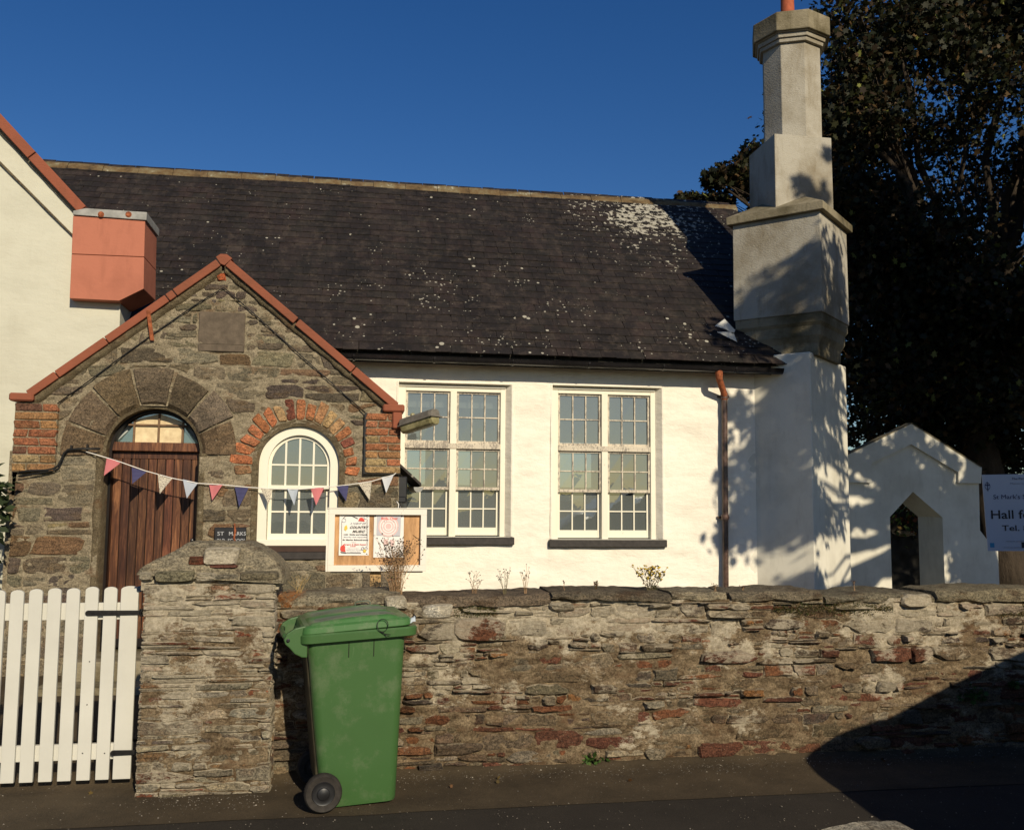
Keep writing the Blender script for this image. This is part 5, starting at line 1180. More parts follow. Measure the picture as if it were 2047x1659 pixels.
for r in range(nr):
    s0 = r*gauge; off = (.5 if r%2 else 0)*.167; x = RX0+off
    if s0 > SL-.08: break
    while x < (5.08 if s0 < 1.1 else 5.38):
        k = srng.choices(range(6),(8,3,5,4,4,.35))[0]
        lift = .022+srng.uniform(0,.003); sag = .012*mn.noise(Vector((x*.6,s0,2)))
        pos = Vector((x,EY,EZ+.03))+ey*(s0-.03+srng.uniform(-.006,.006))+ez*(lift+sag)
        if x > 3.0+3*(0) and False: pass
        rot = Matrix((ex,ey,ez)).transposed().to_4x4() @ Matrix.Rotation(srng.uniform(-.012,.012),4,'Z') @ Matrix.Rotation(-.045+srng.uniform(-.008,.008),4,'X') @ Matrix.Rotation(srng.uniform(-.01,.01),4,'Y')
        if r < 8 and x > -.4 and cnt < 290:
            o = bpy.data.objects.new('slate',pm_[k]); COL.objects.link(o); o.parent = roof; o.matrix_local = Matrix.Translation(pos-rl) @ rot; cnt += 1
        else:
            mt = Matrix.Translation(pos) @ rot; rest.add([tuple(mt @ Vector(v)) for v in protos[k].v],protos[k].f,protos[k].c)
        x += .167*srng.choice([1,1,1,1,.97,1.03])
rest.build('slate_courses',M['slate'],roof,attr=True,kind='stuff')
x = RX0
while x < RX1:
    L = .44; mb = MB(); yy,zz = RY,RZ+.028+.008*math.sin(x*2.1); n = 7; rings = []
    rr = srng.uniform(-.006,.006)
    for i in range(5):
        t = i/4; xx = x+(L-.006)*t; 
        sec = [(-.11,-.10),(-.105,-.062),(-.06,-.005),(-.035,.022),(0,.034),(.035,.022),(.06,-.005),(.11,-.10)]
        rings.append([(xx,yy+a+mn.noise(Vector((xx*4,a*9,1)))*.008,zz+b_+rr+mn.noise(Vector((xx*6,a*9,4)))*.012) for a,b_ in sec])
    mb.loft(rings); mb.build('ridge_tile',M['ridge'],hall,smooth='auto'); x += L
# eaves: board, gutter, brackets
gxe = hw(1566,742,YH-.3)[0]
mb = MB(); mb.box((HX0,YH-.20,EZ-.10),(gxe-.1,YH-.175,EZ+.03)); mb.build('fascia',simple('mossy_fascia',(.022,.02,.014),.8,0,.5,8,.3),hall)
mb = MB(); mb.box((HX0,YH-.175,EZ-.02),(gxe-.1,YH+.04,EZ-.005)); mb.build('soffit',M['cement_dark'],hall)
mb = MB(); sec = [(.055*math.cos(t),.055*math.sin(t)) for t in np.linspace(math.pi,2*math.pi,9)]; n_=14
rings = []
for i in range(n_):
    xx = HX0+(gxe-HX0)*i/(n_-1); cy,cz = YH-.265,EZ-.035-.012*(i/(n_-1)); rings.append([(xx,cy+a,cz+b_) for a,b_ in sec]+[(xx,cy+.062,cz+.008),(xx,cy+.05,cz+.008)]+[(xx,cy+a*.9,cz+b_*.9+.004) for a,b_ in sec[::-1]]+[(xx,cy-.05,cz+.008),(xx,cy-.062,cz+.008)])
mb.loft(rings); mb.build('gutter',M['gutter'],hall,smooth='auto')
for xx in np.arange(-.1,gxe,.85):
    mb = MB(); cy,cz = YH-.265,EZ-.04; pts = [(cy+.064*math.cos(t),cz+.064*math.sin(t)) for t in np.linspace(math.pi,2*math.pi,9)]; mb.prism([(xx,a,b_) for a,b_ in pts]+[(xx,cy+.055,cz-.0),(xx,cy+.03,cz-.05),(xx,cy-.03,cz-.05),(xx,cy-.055,cz)],(.02,0,0)); mb.build('gutter_bracket',M['gutter'],hall)
dp = MB(); gxp = at(1437,740,YH-.26); w0 = at(1448,790,YH-.07); w1_ = at(1450,1180,YH-.07)
dp.tube([(w0[0],YH-.07,w0[2]-.03),(w1_[0],YH-.07,-.02)],.034,12); dpo = dp.build('downpipe',M['pipe'],hall,smooth='auto')
s = MB(); s.tube([(gxp[0],YH-.265,EZ-.07),(gxp[0],YH-.265,EZ-.14),(gxp[0]+.01,YH-.25,EZ-.18),(w0[0]-.01,YH-.09,w0[2]+.01),(w0[0],YH-.07,w0[2]-.05)],[.042,.042,.036,.036,.034],12); s.build('swan_neck',M['rust'],dpo,smooth='auto')
for yy in (792,1034):
    c = at(1449,yy,YH-.07); s = MB(); s.lathe([(.034,-.03),(.044,-.03),(.046,0),(.044,.03),(.034,.03)],(w0[0]+(w1_[0]-w0[0])*(yy-790)/390,YH-.07,c[2]),(0,0,1),14); s.box((c[0]-.07,YH-.03,c[2]-.012),(c[0]+.07,YH-.005,c[2]+.012)); s.build('pipe_collar',M['pipe'],dpo,smooth='auto')

# ------------------------------------------------------------------ corner chimney (diagonal)
ch = MB(); CN = np.array([4.976,9.634]); d1 = np.array([-1,1])/math.sqrt(2); d2 = np.array([1,1])/math.sqrt(2)
CC = np.array([5.09,10.29])
zc0 = hw(1625,703,9.634)[1]
Lp = [CN, CN+d2*1.38, CN+d2*1.38+np.array([-.9,.9]), (HX1-.5,YH+1.2), (HX1-.5,YH+.06), (HX1-.0,YH-.0)]
Lp = [(float(p[0]),float(p[1])) for p in Lp]
# lean of the gable side: loft from wider base
r0_ = [(x,y,-.05) for x,y in Lp]; r1_ = [(x,y,zc0) for x,y in Lp]
ch.loft([r0_,r1_]); chim = ch.build('chimney',M['smooth_white'],hall,bevel=.012)
def dsq(c,h,z): return [(c[0],c[1]-h*math.sqrt(2),z),(c[0]+h*math.sqrt(2),c[1],z),(c[0],c[1]+h*math.sqrt(2),z),(c[0]-h*math.sqrt(2),c[1],z)]
HS = .525; yN = CC[1]-HS*math.sqrt(2)
zs0 = at(1645,622,yN)[2]; zs1 = at(1645,408,yN)[2]; zcap0 = at(1645,418,yN-.05)[2]; zcap1 = at(1645,402,yN-.05)[2]
mb = MB(); mb.loft([dsq(CC,HS-.09,zc0-.03),dsq(CC,HS-.08,zc0+.12),dsq(CC,HS-.045,zc0+.2),dsq(CC,HS-.04,zs0-.14),dsq(CC,HS-.015,zs0-.10),dsq(CC,HS-.012,zs0)]); mb.build('corbel',M['cement_dark'],chim,bevel=.008)
mb = MB(); mb.loft([dsq(CC,HS,zs0),dsq(CC,HS-.004,zcap0)]); mb.build('stack',M['cement'],chim,bevel=.008)
BH = .365; Bc = CC+np.array([.01,0]); zb0 = zcap1
mb = MB(); mb.loft([dsq(CC,HS+.055,zcap0),dsq(CC,HS+.055,zcap1)]); 
top4 = [(Bc[0],Bc[1]-BH*.98,zcap1+.20),(Bc[0]+BH*.98,Bc[1],zcap1+.20),(Bc[0],Bc[1]+BH*.98,zcap1+.20),(Bc[0]-BH*.98,Bc[1],zcap1+.20)]
mb.loft([dsq(CC,HS+.053,zcap1),[(x,y,z) for x,y,z in top4]]); mb.build('cap',M['cement_dark'],chim,bevel=.008)
zbt = at(1600,271,Bc[1]-BH)[2]
def asq(c,h,z): return [(c[0]-h,c[1]-h,z),(c[0]+h,c[1]-h,z),(c[0]+h,c[1]+h,z),(c[0]-h,c[1]+h,z)]
mb = MB(); mb.loft([asq(Bc,BH,zcap1+.01),asq(Bc,BH-.004,zbt)]); mb.build('block',M['cement'],chim,bevel=.008)
def octo(c,r,z,k=.5): return [(c[0]+r/math.cos(math.pi/8)*math.cos(a),c[1]+r/math.cos(math.pi/8)*math.sin(a),z) for a in np.linspace(0,2*math.pi,8,endpoint=False)]
OR_ = .338; Oc = (Bc[0]+.045,Bc[1]); YF_ = Bc[1]-.335; zt0 = at(1590,84,YF_)[2]
mb = MB(); mb.loft([octo(Oc,OR_-.012,zbt-.05),octo(Oc,OR_-.006,zbt+.02),octo(Oc,OR_-.006,zt0)]); mb.build('shaft',M['cement'],chim,bevel=.006)
zz = zt0; zz2 = at(1590,57,YF_-.1)[2]; zz3 = at(1590,20,YF_-.1)[2]; hm_ = (zz2-zz)
mb = MB(); mb.loft([octo(Oc,OR_,zz),octo(Oc,OR_+.03,zz+.003),octo(Oc,OR_+.035,zz+hm_*.42)]); mb.loft([octo(Oc,OR_+.055,zz+hm_*.45),octo(Oc,OR_+.06,zz+hm_*.9)]); mb.loft([octo(Oc,OR_+.08,zz+hm_*.92),octo(Oc,OR_+.085,zz+hm_*.99)]); mb.build('moulding',M['cement'],chim,bevel=.005)
mb = MB(); mb.loft([octo(Oc,OR_+.112,zz2),octo(Oc,OR_+.112,zz3),octo(Oc,OR_-.05,zz3+.07)]); mb.build('crown',M['cement_dark'],chim,bevel=.01)
mb = MB(); mb.lathe([(.09,0),(.10,.02),(.085,.05),(.08,.4),(.095,.42),(.09,.45)],(Oc[0]-.03,Oc[1],zz3+.04),(0,0,1),18); mb.build('chimney_pot',M['terra'],chim,smooth='auto')
p = at(1450,655,EY+.55); mb = MB()
for k in range(2):
    q = [at(x,y,YH-.02+.01*k) for x,y in (((1432,650),(1448,640),(1468,662),(1450,660)),((1436,664),(1464,662),(1472,680)))[k]]; mb.add(q,[tuple(range(len(q)))])
mb.v = [(x,y-.25,z) for x,y,z in mb.v]
mb = MB()
for pts in (((1430,652),(1449,638),(1470,660),(1466,668),(1450,658)),((1434,664),(1466,664),(1474,684))):
    q = [at(x,y,YH-.02) for x,y in pts]; mb.prism(q,(.0,.012,.006))
mb.build('lead_flashing',simple('bright_flashing',(.6,.6,.56),.5,0,.1),chim)

# ------------------------------------------------------------------ white gabled wing on the left
YWG = 9.72
wing = thing('gabled_wing','tall white rendered gable wall with red coping and red kneeler box','building',(-4,YWG,0))
gl = lambda px,py,Y=YWG: (at(px,py,Y)[0],at(px,py,Y)[2])
tA,tB = gl(-330,-130),gl(176,417); wb_ = gl(236,700)
mb = MB(); Us = np.arange(-7.0,wb_[0]+.001,.05); Us = np.append(Us,wb_[0]); Vs = np.arange(0,8.2,.05); uu,vv = np.meshgrid(Us,Vs)
kk = (tA[1]-tB[1])/(tA[0]-tB[0]); lim = tB[1]+kk*(uu-tB[0]); vv2 = np.minimum(vv,lim-.02); dd = (fbm(uu*2,vv2*4,91,4)-.5)*.03
keep = (vv[:-1,:-1] < (lim[:-1,:-1]-.02)); mb.grid(np.stack([uu,YWG-dd,vv2],-1),keep); mb.build('wall',M['wing'],wing,smooth=True)
mb = MB(); mb.box((wb_[0]-.25,YWG+.02,0),(wb_[0]-.002,YH+.3,gl(236,600)[1])); mb.build('return_wall',M['wing'],wing)
nx_,nz_ = -kk/math.hypot(1,kk)*-1, 1/math.hypot(1,kk)
L = math.hypot(tA[0]-tB[0],tA[1]-tB[1]); ux,uz = (tA[0]-tB[0])/L,(tA[1]-tB[1])/L; px_,pz_ = (uz,-ux) if -ux>0 else (-uz,ux)
n = 5
for k in range(n):
    a,b = k/n,(k+1)/n-.003; P0 = (tB[0]+ux*L*a,tB[1]+uz*L*a); P1_ = (tB[0]+ux*L*b,tB[1]+uz*L*b)
    mb = MB(); mb.xz([P0,P1_,(P1_[0]-px_*.10,P1_[1]-pz_*.10),(P0[0]-px_*.10,P0[1]-pz_*.10)],YWG-.08,YWG+.25); mb.build('coping_stone',M['red'],wing,bevel=.008)
mb = MB(); pts = []; nn=50
for i in range(nn):
    t = i/(nn-1)*.6; x,z = tB[0]+ux*L*t,tB[1]+uz*L*t; w_ = .12+.025*float(fbm(t*20,1,2,3)); pts.append([(x-px_*.09,YWG-.03,z-pz_*.09),(x-px_*w_,YWG-.022,z-pz_*w_),(x-px_*w_*1.02,YWG+.02,z-pz_*w_)])
mb.loft(pts,cap=False,closed=False); mb.build('mortar_fillet',M['cement_dark'],wing,smooth=True)
mb = MB(); c_ = [gl(x,y,YWG-.02) for x,y in ((-60,262),(147,470),(150,477),(-60,268))]; mb.xz(c_[::-1],YWG-.03,YWG+.02); mb.build('shadow_line',M['plaster_ring'],wing)  # dark strip set on the wall to draw a thin shadow line
# kneeler box
Yk = YWG-.13; K = lambda px,py,Y=None: (at(px,py,Y or Yk)[0],at(px,py,Y or Yk)[2])
kp = [K(139,597),K(146,428),K(290,440),K(287,578),K(238,602)]
zmid_ = [K(143,508),K(288,514)]
up = [zmid_[0],K(146,431),K(290,441),zmid_[1]]; lo_ = [kp[0],zmid_[0],zmid_[1],kp[3],kp[4]]
for q in (up,lo_):
    mb = MB(); cx = sum(a for a,_ in q)/len(q); cz = sum(b_ for _,b_ in q)/len(q); q = [(a,b_-.003*(1 if b_>cz else -1)) for a,b_ in q]
    mb.xz(q[::-1],Yk,YWG+.42); mb.build('kneeler_panel',M['kneeler_red'],wing,bevel=.004)
(a,b_),(c,d) = K(148,428),K(294,424)
mb = MB(); mb.xz([K(146,430,Yk-.01),K(293,441,Yk-.01),K(294,425,Yk-.01),K(172,417,Yk-.01),K(147,422,Yk-.01)],Yk-.02,YWG+.45); mb.build('lead_cap',M['lead'],wing,bevel=.004)
for px in (202,257):
    q = at(px,429,Yk-.021); s = MB(); s.lathe([(.03,-.004),(.03,0),(.02,-.012)],q,(0,1,0),14); s.build('fixing_boss',M['rust'],wing)

# ------------------------------------------------------------------ arched doorway wall at the right
YAW = 11.9; aw_ = thing('archway_wall','free-standing white gabled wall with a pointed doorway right of the chimney','wall',(8,YAW,0))
AP = lambda px,py,Y=YAW: (at(px,py,Y)[0],at(px,py,Y)[2])
outl = [AP(1660,925),AP(1818,848),AP(1956,935),AP(1959,1060),AP(1976,1082),AP(1994,1100)]
zb = -.05; xr_ = AP(1995,1100)[0]
op = [AP(1779,1033),AP(1825,983),AP(1884,1034)]; xo0,xo1 = op[0][0],op[2][0]
def aw_poly(name,pts,y0,y1,mat=M['smooth_white']):
    mb = MB(); mb.xz(pts,y0,y1); return mb.build(name,mat,aw_,bevel=.01)
xl_ = AP(1660,900)[0]
TH = .58
mb = MB()
def quadwall(pts): 
    mb.xz(pts,YAW,YAW+.16)
quadwall([(xl_,zb),(xo0,zb),op[0],(xl_,op[0][1])])
quadwall([(xo1,zb),(xr_,zb),(xr_,outl[5][1]),outl[4],outl[3],(xo1,outl[3][1])])
quadwall([(xl_,op[0][1]),op[0],op[1],outl[1],outl[0]])
quadwall([op[1],op[2],(xo1,outl[3][1]),outl[3],outl[2],outl[1]])
mb.build('wall',M['smooth_white'],aw_)
lin = MB(); g_ = .10
lin.xz([(xo0-g_,zb),(xo0,zb),op[0],(xo0-g_,op[0][1]+.03)],YAW+.161,YAW+TH); lin.xz([(xo1,zb),(xo1+g_,zb),(xo1+g_,op[2][1]+.03),op[2]],YAW+.161,YAW+TH)
lin.xz([(xo0-g_,op[0][1]+.03),op[0],op[1],(op[1][0],op[1][1]+g_)],YAW+.161,YAW+TH); lin.xz([(op[1][0],op[1][1]+g_),op[1],op[2],(xo1+g_,op[2][1]+.03)],YAW+.161,YAW+TH)
lin.build('doorway_lining',M['smooth_white'],aw_)
# raised gable band
inn = [AP(1739,966),AP(1739,927),AP(1818,889),AP(1912,945),AP(1912,966)]
for pts in ([AP(1660,964),inn[0],inn[1],inn[2],outl[1],outl[0]],[inn[2],inn[3],inn[4],AP(1957,967),(outl[2][0]+.02,outl[2][1]),(outl[1][0],outl[1][1])]):
    m2 = MB(); m2.xz([(a,b_+.004) for a,b_ in pts][::-1],YAW-.045,YAW-.002); m2.build('gable_band',M['smooth_white'],aw_)
m2 = MB()
for (a,b_),(c,d) in ((outl[0],outl[1]),(outl[1],outl[2])):
    m2.xz([(a,b_+.005),(c,d+.005),(c,d+.018),(a,b_+.018)],YAW-.055,YAW+.10)
m2.build('coping',M['cement_dark'],aw_)

# old stone wall with plants seen through the doorway
YB2 = 14.6; bw = thing('garden_wall','rubble retaining wall coloured as in deep shade seen through the white pointed doorway','wall',(11,YB2,0))
mortar_grid('wall_face',M['shaded_wall'],bw,8.8,16,-.05,1.62,YB2,.06,.10,None,5)
mb = MB(); mb.box((8.8,YB2+.06,-.05),(16,YB2+.6,1.60)); mb.build('core',M['shaded_wall'],bw)
q = at(1806,1065,YB2); mb = rough_beam(q[0]-.12,q[0]+.18,YB2-.06,YB2+.2,q[2]-.06,q[2]+.04,.02,4,(0,0),(.3,.24,.15),8); mb.build('ledge_stone',M['cope'],bw,attr=True)

# ------------------------------------------------------------------ hall hire sign
YS = 7.45; sg = thing('hall_sign','white hall hire sign board on timber posts at the right edge','sign',(5.7,YS,0))
s0 = at(1962,949,YS+.02); s1 = at(1975,1101,YS+.02)
th_ = R_(-26)  # right end nearer to the road
ux_ = np.array([math.cos(th_),math.sin(th_)]); Wd = 1.15; zt_,zb_2 = s0[2],s1[2]; rr_ = R_(3.2)
def sp(u,v,dy=0):   # u along the board, v up from its lower left corner
    h = zt_-zb_2; x = s1[0]+(s0[0]-s1[0])*(v/h)*.9+ux_[0]*u; y = YS+.02+ux_[1]*u+dy*ux_[0]; z = zb_2+v+u*.02
    return (x-dy*ux_[1]*1.0,y,z)
hS = zt_-zb_2
mb = MB(); mb.add([sp(0,0,0),sp(Wd,0,0),sp(Wd,hS,0),sp(0,hS,0),sp(0,0,.012),sp(Wd,0,.012),sp(Wd,hS,.012),sp(0,hS,.012)],[(0,1,2,3),(7,6,5,4),(0,4,5,1),(1,5,6,2),(2,6,7,3),(3,7,4,0)]); mb.build('panel',M['sheet'],sg)
for u in (.42,1.0):
    q = sp(u,0,.014); mb = MB(); c,s_ = ux_
    def pr(a,b_,z): return (q[0]+a*c-b_*s_,q[1]+a*s_+b_*c,z)
    mb.add([pr(a,b_,z) for z in (-.05,zb_2+hS*.9) for a,b_ in ((-.045,.002),(.045,.002),(.045,.10),(-.045,.10))],[(0,1,2,3)[::-1],(4,5,6,7),(0,1,5,4),(1,2,6,5),(2,3,7,6),(3,0,4,7)]); mb.build('post',M['post_wood'],sg,bevel=.004)
lean_ = math.atan2((s0[0]-s1[0])*.9,hS)
def st_(body,u,v,h,mat,wd=None,bold=0):
    p = sp(u,v,-.003); o = text(body,p[0],p[1],p[2],h,mat,sg,rz=th_,ext=.0008,bold=bold,ry=-.02)
    if wd: 
        bpy.context.view_layer.update(); o.scale.x = wd/max(.01,o.dimensions.length if False else math.hypot(o.dimensions.x,o.dimensions.y))
    return o
k = hS/152.0
st_('The Parish of',.235,hS-11*k,.020,M['ink'],.16); st_('Malew and Santan',.22,hS-20*k,.016,M['ink_grey'],.22); st_("St Mark's Schoolroom",.075,hS-49*k,.040,M['ink'],.52)
st_('Hall for Hire',.04,hS-88*k,.078,M['ink_black'],.62,.0012); st_('Tel. 8224',.125,hS-112*k,.050,M['ink_black'],.36,.0008)
st_('www.malewchurch',.15,hS-134*k,.014,M['ink_grey'],.26); st_('find us online',.13,hS-146*k,.011,M['ink_grey'],.14)
def smot(mat,fn):
    m2 = MB(); fn(m2); m2.build('printed_motif',mat,sg)
def spx(m2,us): m2.add([sp(u,v,-.0025) for u,v in us],[tuple(range(len(us)))])
smot(M['ink_blue'],lambda m2: spx(m2,[(.02,hS-145*k),(.055,hS-145*k),(.055,hS-136*k),(.02,hS-136*k)]))
smot(M['ink'],lambda m2: (spx(m2,[(.035,hS-33*k),(.041,hS-33*k),(.041,hS-14*k),(.035,hS-14*k)]),spx(m2,[(.02,hS-20*k),(.056,hS-20*k),(.056,hS-22*k),(.02,hS-22*k)])))
A_ = np.linspace(0,2*math.pi,17)
smot(M['ink'],lambda m2: [spx(m2,[(.038+r*math.cos(a),hS-23*k+r*1.5*math.sin(a)) for r,a in ((.022,A_[i]),(.0185,A_[i]),(.0185,A_[i+1]),(.022,A_[i+1]))][::1]) for i in range(16)])
smot(M['ink_black'],lambda m2: spx(m2,[(.27,hS-146*k),(.30,hS-146*k),(.30,hS-135*k),(.27,hS-135*k)]))

# ------------------------------------------------------------------ foliage
def leaves_mesh(name,mat,P,size,cols,seed,parent,droop=.35,lobes=True,kind=None):
    rg = np.random.default_rng(seed); n = len(P)
    if lobes: T = np.array([(0,0,0),(.30,.18,.05),(.52,.02,.0),(.40,.45,.06),(.62,.72,.0),(.22,.70,.03),(0,1.05,-.05),(-.22,.70,.03),(-.62,.72,0),(-.40,.45,.06),(-.52,.02,0),(-.30,.18,.05)]); FT = [(0,1,2,3),(0,3,4,5),(0,5,6,7),(0,7,8,9),(0,9,10,11)]
    else: T = np.array([(0,0,0),(.28,.45,.04),(0,1,0),(-.28,.45,.04)]); FT = [(0,1,2,3)]
    T = T-np.array([0,.5,0])
    d = rg.normal(size=(n,3)); d[:,2] = d[:,2]*.7-droop; d /= np.linalg.norm(d,axis=1)[:,None]
    r = rg.normal(size=(n,3)); r[:,2] += .6; e1 = np.cross(d,r); e1 /= np.linalg.norm(e1,axis=1)[:,None]+1e-9; e3 = np.cross(e1,d)
    s_ = size*rg.uniform(.6,1.25,n)
    V = P[:,None,:]+s_[:,None,None]*(T[None,:,0:1]*e1[:,None]+T[None,:,1:2]*d[:,None]+T[None,:,2:3]*e3[:,None])
    m_ = len(T); F = (np.array(FT)[None]+np.arange(n)[:,None,None]*m_).reshape(-1,4)
    me = bpy.data.meshes.new(name); me.vertices.add(n*m_); me.vertices.foreach_set('co',(V.reshape(-1,3)-np.array(wloc(parent))).astype('f').ravel())
    nf = len(F); me.loops.add(nf*4); me.loops.foreach_set('vertex_index',F.ravel().astype('i')); me.polygons.add(nf); me.polygons.foreach_set('loop_start',(np.arange(nf)*4).astype('i')); me.polygons.foreach_set('loop_total',np.full(nf,4,'i'))
    me.update(calc_edges=True)
    c = np.ones((n,4)); w_ = np.array([a for a,_ in cols]); idx = rg.choice(len(cols),n,p=w_/w_.sum()); c[:,:3] = np.array([b_ for _,b_ in cols])[idx]*rg.uniform(.6,1.4,(n,1))
    ca = me.attributes.new('tint','FLOAT_COLOR','POINT'); ca.data.foreach_set('color',np.repeat(c,m_,0).astype('f').ravel())
    me.materials.append(mat); o = bpy.data.objects.new(name,me); COL.objects.link(o); o.parent = parent
    if kind: o['kind'] = kind
    return o
def limb_path(a,b,sag=.12,n=7,seed=0):
    a,b = Vector(a),Vector(b); L = (b-a).length; rr = random.Random(seed); o = []
    for i in range(n):
        t = i/(n-1); p = a.lerp(b,t); p.z += sag*L*math.sin(t*math.pi)*.6; p += Vector((rr.uniform(-1,1),rr.uniform(-1,1),rr.uniform(-1,1)))*L*.035*math.sin(t*math.pi); o.append(tuple(p))
    return o
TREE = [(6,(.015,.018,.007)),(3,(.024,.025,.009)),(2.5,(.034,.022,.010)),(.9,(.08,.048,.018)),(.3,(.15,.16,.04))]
rg = np.random.default_rng(5)
syc = thing('sycamore_tree','large dark sycamore towering behind the chimney and the white archway','tree',(12.2,14.6,0))
cl = []
for k in range(240):
    a = rg.uniform(0,2*math.pi); u = rg.uniform(-1,1); r = rg.uniform(.55,1.0)**.6
    c = np.array([12.6+5.0*r*math.sqrt(1-u*u)*math.cos(a),15.2+3.6*r*math.sqrt(1-u*u)*math.sin(a),7.6+5.4*r*u]); cl.append((c,rg.uniform(.55,1.0)))
cl = [(c,r) for c,r in cl if c[0]/c[1]>.50+.16/c[1]]
for (px,py,Y,r) in [(1480,345,13.6,.30),(1448,352,13.4,.24),(1505,310,13.9,.28),(1425,358,13.3,.16),(1495,372,13.5,.28),(1400,405,14.6,.26),(1370,405,14.6,.22),(1440,408,14.6,.26),(1530,345,14.0,.4),(1560,330,14.2,.45),(1545,390,14.0,.35),
                    (1690,110,13.6,.42),(1720,150,13.8,.5),(1765,95,13.8,.4),(1790,50,13.9,.4),(1700,250,13.7,.7),(1700,380,13.7,.7),(1715,520,13.7,.7),(1720,640,13.6,.7),(1740,760,13.6,.7),(1730,850,14.2,.7),(1790,880,14.6,.7),(1870,860,14.5,.6),(1930,900,14.5,.6),(1990,880,14.5,.6),(1835,15,14,.4),(1680,190,13.8,.4),(1850,450,13.2,.8),(1950,600,13,.9),(1900,750,13.2,.8),(2000,780,13,.8),(1800,700,13.4,.8),(1780,580,13.6,.7)]:
    cl.append((np.array(at(px,py,Y)),r))
P = []
for c,r in cl:
    n = int(max(300,1050*r**2)); q = np.clip(rg.normal(size=(n,3)),-1.9,1.9)*np.array([r*.5,r*.5,r*.38]); q[:,2] -= .35*(q[:,0]**2+q[:,1]**2)/max(r,.1)*.5; P.append(c+q)
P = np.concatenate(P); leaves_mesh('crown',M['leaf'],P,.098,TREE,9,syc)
tb = (13.4,13.9,-.1) ; q = at(2014,1150,13.9); tb = (q[0],13.9,-.1)
fork = (tb[0]-.4,14.3,3.6); mb = MB(); mb.tube([tb,(tb[0]-.05,14.0,1.2),(tb[0]-.2,14.2,2.6),fork],[.42,.33,.30,.26],12); syt = mb.build('trunk',M['bark'],syc,smooth=True)
mb = MB(); pick = [cl[i] for i in range(0,len(cl),5)]+cl[-33:-18]
for k,(c,r) in enumerate(pick):
    m_ = Vector(fork).lerp(Vector(tuple(c)),.0); pth = limb_path(fork,tuple(c),.1,8,k); mb.tube(pth,[.10*(1-t)**.8+.008 for t in np.linspace(0,1,8)],6)
    for j in range(4):
        rr = random.Random(k*9+j); s_ = Vector(pth[rr.choice([4,5,6])]); e_ = Vector(tuple(c))+Vector((rr.uniform(-1,1),rr.uniform(-1,1),rr.uniform(-.6,.8)))*r*.55; mb.tube(limb_path(s_,e_,.05,5,k+j),[.022,.018,.013,.009,.004],5)
mb.build('limbs',M['bark'],syc,smooth=True)

# roadside tree out of frame on the right: it throws the dappled shade on chimney and archway
rt = thing('roadside_tree','leafy roadside tree standing beyond the right edge by the boundary wall','tree',(10.4,6.8,0))
def inpoly(x,y,pg):
    c = False; j = len(pg)-1
    for i in range(len(pg)):
        if (pg[i][1]>y)!=(pg[j][1]>y) and x < (pg[j][0]-pg[i][0])*(y-pg[i][1])/(pg[j][1]-pg[i][1])+pg[i][0]: c = not c
        j = i
    return c
rr = random.Random(17); P = []; cen = []
shade = [ # (area shaded, its depth, number of leaf sprays, spray radius, leaves per spray)
 ([(1476,790),(1512,745),(1625,700),(1640,1060),(1600,1090),(1512,1095),(1462,1080),(1478,1020),(1462,960),(1480,890),(1462,830)],10.0,54,.20,28),
 ([(1455,790),(1478,800),(1470,840),(1448,850)],10.1,2,.10,20),([(1440,1065),(1475,1075),(1470,1100),(1432,1085)],10.1,3,.09,16),
 ([(1470,610),(1540,570),(1600,520),(1645,490),(1645,700),(1500,700)],9.85,22,.18,28),
 ([(1572,345),(1596,400),(1650,400),(1635,380),(1590,335)],9.9,4,.09,18),([(1650,285),(1668,285),(1668,330),(1654,300)],9.9,1,.07,16),
 ([(1648,500),(1700,570),(1712,900),(1625,900),(1625,720)],10.1,30,.17,28),([(1632,900),(1712,900),(1712,1110),(1650,1090)],10.2,7,.14,16),
 ([(1705,850),(1820,850),(1950,930),(1950,985),(1705,985)],11.9,26,.20,22),
 ([(1705,985),(1955,985),(1985,1060),(1985,1180),(1890,1180),(1890,1080),(1770,1050),(1760,1130),(1705,1100)],11.9,20,.17,22),
 ([(1905,980),(1960,980),(1990,1100),(1990,1180),(1905,1180)],11.9,9,.2,24),
 ([(1955,935),(2150,925),(2150,1110),(1965,1110)],7.4,60,.15,34),
 ([(1660,330),(1780,260),(1880,560),(2140,700),(2140,900),(1720,880)],13.5,130,.5,330),
 ([(1770,1000),(1850,1000),(1850,1180),(1770,1180)],14.6,16,.3,60)]
for pg,Y,nc,rad,nlf in shade:
    xs_ = [a for a,_ in pg]; ys_ = [b_ for _,b_ in pg]; k = 0; tries = 0
    while k < nc and tries < 9000:
        tries += 1; x,y = rr.uniform(min(xs_),max(xs_)),rr.uniform(min(ys_),max(ys_))
        if not inpoly(x,y,pg): continue
        t = rr.uniform(3.2,4.4) if Y<8 else rr.uniform(5.4,8.5) if Y<13 else rr.uniform(8.5,12.0)
        c = np.array(at(x,y,Y))+SD*t
        if c[1] < 1.2 or c[0]/max(.1,c[1]) < .96+rad/max(.1,c[1]): 
            if c[2] < 8.5: continue
        k += 1; cen.append(c); n = int(nlf*1.55); P.append(c+np.clip(rg.normal(size=(n,3)),-2,2)*rad*np.array([.62,.62,.5]))
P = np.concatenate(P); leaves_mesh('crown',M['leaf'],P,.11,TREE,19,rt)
fk = (10.1,6.5,4.3); mb = MB(); mb.tube([(10.4,6.8,-.1),(10.4,6.8,1.4),(10.3,6.7,3.0),fk],[.36,.28,.24,.18],12); mb.build('trunk',M['bark'],rt,smooth=True)
mb = MB()
for k,c in enumerate(cen[::4]): mb.tube(limb_path(fk,tuple(c),.08,8,k+500),[.055*(1-t)**.9+.007 for t in np.linspace(0,1,8)],5)
